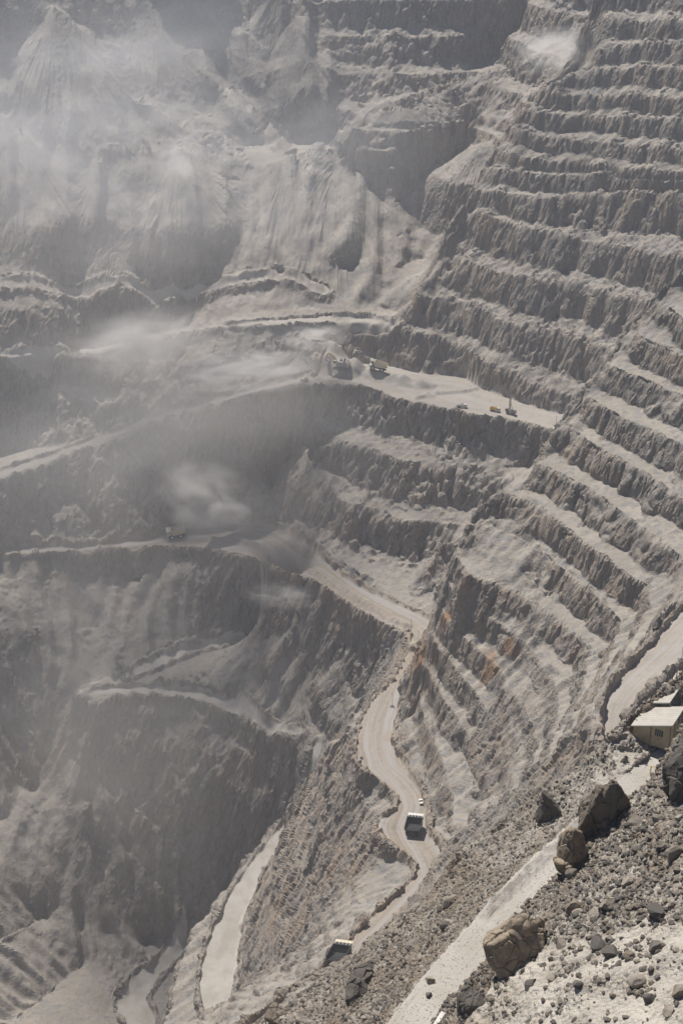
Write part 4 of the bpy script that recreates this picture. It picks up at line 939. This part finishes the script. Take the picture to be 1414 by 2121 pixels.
# ------------------------------------------------------------------ site cabins, fence, planter
def cabin(label, c0, ang, w_, l_, h1, h2, big):
    """c0: ground corner at the front left; single pitch roof rising to the right"""
    t = thing('site_cabin', label, 'cabin', 'site cabins beside the near track', c0, ang)
    k = NB('cabin_panel'); p = k.n('ShaderNodeTexCoord').outputs['Object']; wv = k.n('ShaderNodeTexWave', wave_type='BANDS'); k.put(wv.inputs['Vector'], k.map(p, (1, 1, 0))); wv.inputs['Scale'].default_value = 2.2
    k.put(k.b.inputs['Base Color'], k.mix(k.ramp(k.noise(p, .8, 4), .4, .7), (.40,.34,.24), (.31,.26,.185))); k.put(k.b.inputs['Normal'], k.bump(wv.outputs['Fac'], .3, .02))
    MB().add([(0,0,-.8),(w_,0,-.8),(w_,0,h2),(0,0,h1),(0,l_,-.8),(w_,l_,-.8),(w_,l_,h2),(0,l_,h1)], [(0,1,2,3),(1,5,6,2),(5,4,7,6),(4,0,3,7),(3,2,6,7),(0,4,5,1)]).build('wall', k.m, t)
    q = NB('cabin_roof'); p = q.n('ShaderNodeTexCoord').outputs['Object']; wv = q.n('ShaderNodeTexWave', wave_type='BANDS', bands_direction='Y'); q.put(wv.inputs['Vector'], p); wv.inputs['Scale'].default_value = .5
    q.put(q.b.inputs['Base Color'], q.mix(q.ramp(wv.outputs['Fac'], .9, 1.0), q.mix(q.ramp(q.noise(p, .7, 5), .35, .7), (.41,.38,.335), (.35,.325,.285)), (.29,.27,.24))); q.b.inputs['Roughness'].default_value = .7; q.put(q.b.inputs['Normal'], q.bump(wv.outputs['Fac'], .5, .04))
    s_ = (h2 - h1) / w_; o = .3
    def top(x, y, dz): return (x, y, h1 + s_ * x + dz)
    rf = MB().add([top(x, y, dz) for dz in (.02, .15) for x, y in ((-o, -o), (w_ + o, -o), (w_ + o, l_ + o), (-o, l_ + o))], [(3,2,1,0),(4,5,6,7),(0,1,5,4),(1,2,6,5),(2,3,7,6),(3,0,4,7)]).build('roof', q.m, t)
    MB().tube([top(-o, -o - .06, .05), top(w_ + o, -o - .06, .05)], .07).build('gutter', M['steel'], rf)
    for x in (0.0, w_ * .48, w_): MB().box((x, -.03, (h1 + s_ * x) / 2 - .2), (.12, .1, h1 + s_ * x + .4)).build('corner_post', M['rust'], t)
    for y in (l_ * .35, l_ * .68, l_): MB().box((w_ + .03, y, h2 / 2 - .2), (.1, .12, h2 + .4)).build('corner_post', M['rust'], t)
    def win(x, y, z, wd, front):
        f = MB().box((x, y, z), (wd, .09, 1.1) if front else (.09, wd, 1.1)).build('window', M['dark'], t)
        n_ = Vector((0, -.05, 0)) if front else Vector((.05, 0, 0)); c_ = Vector((x, y, z)) + n_
        MB().box(c_, (wd - .14, .03, .95) if front else (.03, wd - .14, .95)).build('pane', M['glass'], f)
        b_ = MB(); [b_.box(c_ + n_ * .6 + (Vector((u * wd, 0, 0)) if front else Vector((0, u * wd, 0))), (.05, .03, .95) if front else (.03, .05, .95)) for u in (-.25, 0, .25)]; b_.build('window_bar', M['steel'], f)
    if big: win(w_ * .70, -.02, 1.75, 1.25, True)
    win(w_ + .02, l_ * .84, 2.2, .9, False)
    d = MB().box((w_ + .03, l_ * .52, 1.35), (.1, .85, 2.0)).build('door', M['wood'], t); MB().box((w_ + .1, l_ * .52 + .3, 1.35), (.06, .12, .05)).build('handle', M['steel'], d)
    return t
def spot(px, py, z): return Vector(at(np.array([float(px)]), np.array([float(py)]), np.array([float(z)]))[0])
cabin('larger pale roofed site cabin with a barred window in its shaded front', spot(1309, 1523, -124.4), R(-30), 5.8, 5.4, 1.9, 3.8, True)
cabin('narrow pale roofed site cabin standing behind the larger one', spot(1348, 1478, -123.6), R(-30), 2.5, 6.2, 2.1, 2.9, False)
cabin('farthest site cabin with only a sliver of pale roof in view', spot(1388, 1436, -123.2), R(-30), 3.0, 3.4, 2.1, 2.9, False)
pr = thing('panel_rack', 'low rack of dark panels in pale frames between the two cabins', 'panel rack', None, spot(1342, 1476, -123.4), R(-30))
for i in range(3):
    q_ = MB().box((.4 + i * .95, .3, 1.6), (.9, 1.1, .06), (R(20), 0, 0)).build('panel', M['glass'], pr)
    MB().box((.4 + i * .95 + .46, .3, 1.62), (.05, 1.15, .08), (R(20), 0, 0)).build('frame_bar', M['white'], q_)
for x in (0, 2.6): MB().tube([(x, .2, -.5), (x, .2, 1.5)], .05).build('post', M['steel'], pr)
# fence on the crest behind the cabins
FP = [(1266,1534),(1281,1518),(1296,1503),(1309,1491),(1322,1480),(1333,1468),(1345,1454),(1357,1443),(1368,1432),(1379,1421),(1390,1411),(1400,1403),(1410,1394),(1420,1385),(1440,1370)]
fpos = [hit(x, y + 6) for x, y in FP]
fe = thing('wire_fence', 'leaning wire fence with rusty posts along the crest behind the cabins', 'fence', None, fpos[0])
for i, p in enumerate(fpos):
    q = p - fpos[0]; h = random.uniform(2.0, 2.7); MB().tube([q - Vector((0, 0, .4)), q + Vector((random.uniform(-.15, .15), random.uniform(-.1, .1), h))], .075, 6).build('post', M['rust'], fe)
for hh in (.6, 1.2, 1.8): MB().tube([p - fpos[0] + Vector((0, 0, hh + random.uniform(-.1, .1))) for p in fpos], .022, 4).build('wire', M['rust'], fe)
# planter, barrier, hoses, board
pl_ = hit(1350, 1533); pt = thing('planter', 'round pale basin with a dark scraggy shrub in front of the cabin', 'planter', None, pl_)
MB().lathe([(.01, .22), (1.0, .26), (1.05, .5), (1.25, .5), (1.3, -.3)], 28, 'Z').build('basin', paint('pale_concrete', (.42,.40,.36), amt=.3), pt)
MB().tube([(0, 0, .1), (.06, .05, .7), (.02, 0, 1.3)], .16, 7, .08).build('trunk', M['wood'], pt)
lf = MB()
for i in range(220):
    a, b_, r_ = random.uniform(0, 6.28), random.uniform(-.6, 1.4), random.uniform(.1, .6); c_ = Vector((math.cos(a) * r_ * .7, math.sin(a) * r_ * .7, 1.1 + b_ * .5)); u = Vector((random.gauss(0, 1), random.gauss(0, 1), random.gauss(0, 1))).normalized() * .11; v_ = u.orthogonal().normalized() * .05
    lf.add([c_ - u, c_ + v_, c_ + u, c_ - v_], [(0, 1, 2, 3)])
lf.build('foliage', paint('dry_leaf', (.07,.065,.035), amt=.2), pt)
bp = hit(1345, 1606); br = thing('barrier', 'yellow post with a horizontal bar at the edge of the near track', 'barrier', None, bp)
MB().box((0, 0, .7), (.14, .14, 2.0)).build('post', M['yellow'], br); MB().box((.75, .15, 1.35), (1.5, .07, .1)).build('bar', M['yellow'], br)
def hose(pts, label, r=.05):
    P_ = [hit(x, y) + Vector((random.uniform(-.1, .1), 0, .12)) for x, y in pts]
    for it in range(2): P_ = [P_[0]] + [q for i in range(len(P_) - 1) for q in (P_[i] * .75 + P_[i+1] * .25, P_[i] * .25 + P_[i+1] * .75)] + [P_[-1]]
    tag(MB().tube(P_, r, 6).build('hose', M['hose'], None, 0, True), label, 'hose')
hose([(937,1852),(915,1876),(894,1898),(870,1908),(850,1917)], 'pale hose running down the near rubble slope towards the track')
hose([(848,1920),(845,1945),(844,1975),(840,2003)], 'pale hose hanging straight down the slope beside a dark boulder')
hose([(1230,1584),(1203,1626),(1180,1662),(1162,1684),(1137,1706)], 'long pale hose along the slope below the cabins')
hose([(812,2032),(800,2050),(786,2066),(775,2078)], 'short curved pale hose near the bottom of the slope')
bo = tag(MB().box((0, 0, .12), (.4, 1.9, .05), (R(8), R(6), 0)).build('board', M['white']), 'long pale board lying at the lower edge of the near track', 'board'); bo.location = hit(908, 2113); bo.rotation_euler = (0, 0, R(-30))
for px, py, lb in ((710, 2040, 'thin dark stake on the sandy shoulder behind the ridge truck'), (627, 2088, 'short dark stake at the bottom left of the near slope')):
    p = hit(px, py); k_ = tag(MB().tube([(0, 0, -.2), (.03, 0, 1.6)], .06, 6).build('stake', M['rust']), lb, 'stake'); k_.location = p

# ------------------------------------------------------------------ boulders, outcrops and rubble of the near slopes
def stone_mat(name, a, b, c_):
    k = NB(name); p = k.n('ShaderNodeTexCoord').outputs['Object']; oi = k.n('ShaderNodeObjectInfo').outputs['Random']; tn = k.attr('tone')
    c = k.mix(k.ramp(k.noise(p, .9, 5, .6), .38, .64), a, b); c = k.mix(k.ramp(k.noise(p, 3.5, 4, .7), .56, .72), c, c_)
    t_ = k.math('FRACT', k.math('ADD', oi, tn)); c = k.mix(k.ramp(t_, .3, .9, 0, .85), c, (.085,.080,.076)); c = k.mix(k.ramp(t_, .25, .0, 0, .5), c, (.34,.31,.27))
    k.put(k.b.inputs['Base Color'], c); k.put(k.b.inputs['Normal'], k.bump(k.noise(p, 5, 6, .7), .6, .12)); return k.m
M_ST = stone_mat('boulder_stone', (.265,.23,.19), (.20,.165,.128), (.12,.108,.096))
M_OUT = stone_mat('outcrop_stone', (.285,.235,.178), (.22,.172,.125), (.125,.105,.086))
def ico(sub):
    bm = bmesh.new(); bmesh.ops.create_icosphere(bm, subdivisions=sub, radius=1.0); v = np.array([q.co[:] for q in bm.verts]); f = np.array([[q.index for q in t.verts] for t in bm.faces]); bm.free(); return v, f
ICO = {q: ico(q) for q in (1, 2, 3, 4, 5)}
def rock_verts(v, planes, seed, rough=.0):
    g = np.random.default_rng(seed); V = v.copy(); n = g.normal(size=(planes, 3)); n /= np.linalg.norm(n, axis=1)[:, None]; h = g.uniform(.45, .85, planes)
    for i in range(planes):
        d = V @ n[i]; V -= np.where(d > h[i], d - h[i], 0)[:, None] * n[i]
    if rough: o = g.uniform(0, 99, 3); q = fbm3(V[:, 0] * 2.2 + o[0], V[:, 1] * 2.2 + o[1], V[:, 2] * 2.2 + o[2], 4, True); V *= (1 + rough * (q - .3))[:, None]
    return V
def mesh_np(name, V, F, mat, smooth=False):
    me = bpy.data.meshes.new(name); me.vertices.add(len(V)); me.vertices.foreach_set('co', V.astype(np.float32).ravel()); me.loops.add(F.size); me.loops.foreach_set('vertex_index', F.astype(np.int32).ravel())
    me.polygons.add(len(F)); me.polygons.foreach_set('loop_start', np.arange(0, F.size, F.shape[1], dtype=np.int32)); me.polygons.foreach_set('loop_total', np.full(len(F), F.shape[1], np.int32)); me.update(); me.validate()
    me.polygons.foreach_set('use_smooth', np.full(len(me.polygons), smooth)); me.materials.append(mat); return me
def outcrop(label, lumps, mat=None, name='rock_outcrop', cat='outcrop'):
    """lumps: (px, py of base, half sizes in m, seed) joined into one rugged mass"""
    p0 = hit(lumps[0][0], lumps[0][1]); Vs = []; Fs = []; n = 0
    for px, py, (sx, sy, sz), sd in lumps:
        p = hit(px, py) - p0; v, f = ICO[5]; V = rock_verts(v, 16, sd, .10) * np.array([sx, sy, sz]) * 1.95; a = sd * 1.7; V = V @ np.array([[math.cos(a), math.sin(a), 0], [-math.sin(a), math.cos(a), 0], [0, 0, 1]])
        Vs.append(V + np.array([p.x, p.y, p.z]) * .6 + np.array([0, 0, sz * .75])); Fs.append(f + n); n += len(v)
    me = mesh_np(name, np.concatenate(Vs), np.concatenate(Fs), mat or M_OUT); o = bpy.data.objects.new(name, me); COL.objects.link(o)
    md = o.modifiers.new('fuse', 'REMESH'); md.mode = 'VOXEL'; md.voxel_size = .075          # fuse the lumps into one mass
    dg = bpy.context.evaluated_depsgraph_get(); m2 = bpy.data.meshes.new_from_object(o.evaluated_get(dg)); o.modifiers.clear(); o.data = m2; bpy.data.meshes.remove(me)
    q_ = np.empty(len(m2.vertices) * 3, np.float32); m2.vertices.foreach_get('co', q_); q_ = q_.reshape(-1, 3); nn = np.empty(len(q_) * 3, np.float32); m2.vertices.foreach_get('normal', nn)
    jt = .3 * n3(q_[:, 0] / 1.4, q_[:, 1] / 1.4, q_[:, 2] / 1.4)
    c1, e1 = cells((q_[:, 0] + jt) / 1.5, (q_[:, 1] - jt) / 1.3, (q_[:, 2] + jt) / 1.9)
    q_ = q_ + nn.reshape(-1, 3) * (.34 * (c1 - .5) - .10 * (1 - sstep(0, .06, e1)) + .07 * fbm3(q_[:, 0] / .9, q_[:, 1] / .9, q_[:, 2] / 1.5, 4, True))[:, None]; m2.vertices.foreach_set('co', q_.astype(np.float32).ravel()); m2.update()
    m2.polygons.foreach_set('use_smooth', np.zeros(len(m2.polygons), bool)); o.location = p0; return tag(o, label, cat)
outcrop('jagged dark brown outcrop with a knobbly spike standing against the near track', [(1245,1722,(2.1,1.5,2.3),3),(1272,1690,(1.3,1.1,2.2),8),(1286,1662,(.6,.6,1.3),5),(1310,1700,(1.0,.9,1.3),9),(1222,1730,(.9,1.0,2.0),12)])
outcrop('tan block and leaning dark slab at the edge above the near track', [(1183,1790,(1.25,1.1,1.5),21),(1163,1796,(.4,.6,1.6),22),(1168,1812,(.8,.7,.7),23)])
outcrop('broad brown cracked outcrop below the rubble field', [(1065,1985,(1.5,1.2,1.7),31),(1090,1955,(1.2,1.0,1.6),32),(1115,1950,(.8,.8,1.1),33),(1050,2000,(.9,.9,.8),34)])
outcrop('upright brown rock at the lower left corner of the sandy knoll', [(975,2090,(.9,.8,1.0),41),(1003,2078,(.8,.7,.6),42)])
outcrop('black rock at the bottom edge of the picture left of the near slope', [(572,2112,(1.2,1.2,.9),51),(590,2106,(.6,.6,.5),52)])
outcrop('dark jagged rock rib on the near slope left of the track', [(742,2062,(1.0,1.5,1.2),61),(756,2035,(.8,1.2,1.1),62),(778,1990,(.8,1.2,.9),64),(768,2012,(.7,1.0,.9),63)])
outcrop('tall ribbed tan rock face at the right edge above the barrier', [(1412,1648,(1.3,1.1,1.9),71),(1388,1655,(1.0,.9,1.4),72),(1368,1662,(.8,.8,.8),73),(1428,1610,(1.3,1.1,1.9),74),(1436,1565,(1.2,1.1,1.7),75)])
outcrop('dark cleft rock on the slope above the middle of the near track', [(1135,1690,(1.1,1.2,1.8),81),(1130,1697,(.8,.9,1.2),82)])
BOULD = []
def boulder(px, py, size, sd, label, flat=.75, group=None, mat=None):
    v, f = ICO[3]; V = rock_verts(v, 11, sd, .12); g = np.random.default_rng(sd); V = V * np.array([1, g.uniform(.7, .95), flat * g.uniform(.85, 1.1)]) * size * 1.3
    p = hit(px, py); me = mesh_np('boulder', V, f, mat or M_ST); o = bpy.data.objects.new('boulder', me); COL.objects.link(o); o.location = p + Vector((0, 0, size * .3)); o.rotation_euler = (g.uniform(-.3, .3), g.uniform(-.3, .3), g.uniform(0, 6.3)); return tag(o, label, 'boulder', group)
for q in [(1192,1885,.85,101,'large rusty brown boulder in the middle of the rubble field'), (1258,1882,.8,102,'broad tan boulder beside the rusty one in the rubble field'), (1362,1895,.8,103,'wide grey boulder at the right of the rubble field'),
          (1262,1978,.75,104,'tilted brown boulder at the edge where rubble meets the sand'), (1303,1984,.4,105,'round dark boulder lying on the sand beside the tilted one'), (1143,2028,.42,106,'grey blue rounded boulder on the pale sand'),
          (1312,2040,.7,107,'flat dark grey boulder in the middle of the sand'), (1098,2042,.6,108,'broken pale boulder at the left of the sand'), (1358,1965,.65,109,'long low brown boulder at the far edge of the sand'),
          (856,1962,.95,110,'lone black boulder on the slope above the near track'), (1160,1958,.55,111,'square tan boulder next to the brown outcrop'), (1394,1775,.8,112,'pale boulder high in the rubble field by the right edge'),
          (1345,2072,.5,113,'low brown boulder near the bottom of the sand'), (1410,2060,.7,114,'dark boulder cut by the right edge of the picture'), (1195,2041,.4,115,'small grey boulder between the broken and flat ones'),
          (890,2035,.55,116,'brown stone lying on the near track'), (887,2062,.4,117,'dark stone on the near track below the brown one'), (749,1572,.9,118,'dark boulder on the pale lay-by of the haul road'), (1300,1830,.55,119,'rust orange boulder in the rubble field below the big outcrop'), (1385,2098,.45,120,'small dark boulder in the lower right corner')]:
    boulder(*q[:4], q[4], mat=M_OUT if any(w_ in q[4] for w_ in ('rusty', 'tilted', 'rust orange')) else None)
g = np.random.default_rng(11); vis = (dist < 235) & (PX > -20) & (PX < 1434) & (PY > 1350) & (PY < 2135)
vi = np.flatnonzero(vis.ravel() & (rsoft.ravel() < .2)); Pv = P.reshape(-1, 3)
den = (.06 + sstep(-.1, .4, fbm2(X / 9 + 3, Y / 9, 3)) + 1.3 * sstep(.03, .14, steep)).ravel()[vi]; den = den ** 1.5 * (1 - .9 * np.clip(sand.ravel()[vi] * (1 + .8 * n2(X / 2.5, Y / 2.5).ravel()[vi]), 0, 1))
da = (dist.ravel()[vi]) ** 0; pr_ = den * da; pr_ /= pr_.sum()
for q in range(130):
    i = vi[int(g.choice(len(vi), p=pr_))]
    sz = .4 + .7 * g.random() ** 3; v, f = ICO[2]; V = rock_verts(v, 9, 500 + q, .1) * np.array([1, g.uniform(.65, .95), g.uniform(.5, .85)]) * sz
    o = bpy.data.objects.new('boulder', mesh_np('boulder', V, f, M_ST)); COL.objects.link(o); o.location = Vector(Pv[i]) + Vector((0, 0, sz * .25)); o.rotation_euler = (g.uniform(-.5, .5), g.uniform(-.5, .5), g.uniform(0, 6.3))
    tag(o, 'angular stone scattered among the rubble of the near slope', 'boulder', 'stones scattered over the near slopes')
# loose rubble: one mass
NRB = 58000; ii = vi[g.choice(len(vi), NRB, p=pr_)]; base = Pv[ii]; sz = .045 + .40 * g.random(NRB) ** 5.0
v, f = ICO[1]; kinds = np.stack([rock_verts(v, 7, 900 + q) for q in range(24)]); kk = g.integers(0, 24, NRB); a = g.uniform(0, 6.28, NRB); ca, sa = np.cos(a), np.sin(a)
V = kinds[kk] * (sz[:, None] * np.stack([np.ones(NRB), g.uniform(.6, 1, NRB), g.uniform(.45, .9, NRB)], 1))[:, None, :]
V = np.stack([V[..., 0] * ca[:, None] - V[..., 1] * sa[:, None], V[..., 0] * sa[:, None] + V[..., 1] * ca[:, None], V[..., 2]], -1) + base[:, None] + np.stack([g.normal(0, .12, NRB), g.normal(0, .12, NRB), sz * .2], 1)[:, None]
F = (f[None] + (np.arange(NRB) * len(v))[:, None, None]).reshape(-1, 3)
ro = bpy.data.objects.new('rubble', mesh_np('rubble', V.reshape(-1, 3), F, M_ST)); COL.objects.link(ro); ro['kind'] = 'stuff'
at_ = ro.data.attributes.new('tone', 'FLOAT', 'POINT'); at_.data.foreach_set('value', np.repeat(np.clip(.28 + .62 * g.random(NRB) ** .8 + .5 * n2(base[:, 0] / 6, base[:, 1] / 6), 0, .97), len(v)).astype(np.float32))

# ------------------------------------------------------------------ dust hanging in the pit (plumes)
dust(250, 900, -380, (250, 130, 155), .0058, lo=.33, hi=.7, scale=1.8)
dust(230, 260, -190, (330, 90, 140), .0125, lo=.36, hi=.70, scale=1.7, col=(.92,.91,.93))
dust(240, 470, -275, (240, 60, 75), .0062, lo=.34, hi=.70, scale=1.8, col=(.92,.91,.92))
dust(200, 1560, -560, (200, 110, 180), .0045, col=(.93,.87,.79), lo=.35, hi=.7, scale=1.6)
dust(530, 765, -358, (75, 30, 20), .14, turn=R(-8), tilt=R(-6))
dust(655, 700, -342, (30, 18, 14), .16)
dust(300, 715, -355, (80, 30, 36), .10, tilt=R(-10))
dust(425, 1032, -428, (46, 22, 34), .13, tilt=R(20))
dust(590, 1235, -478, (38, 14, 12), .09, tilt=R(8))
dust(1155, 105, -148, (50, 26, 24), .08)
dust(372, 335, -240, (22, 16, 26), .10)
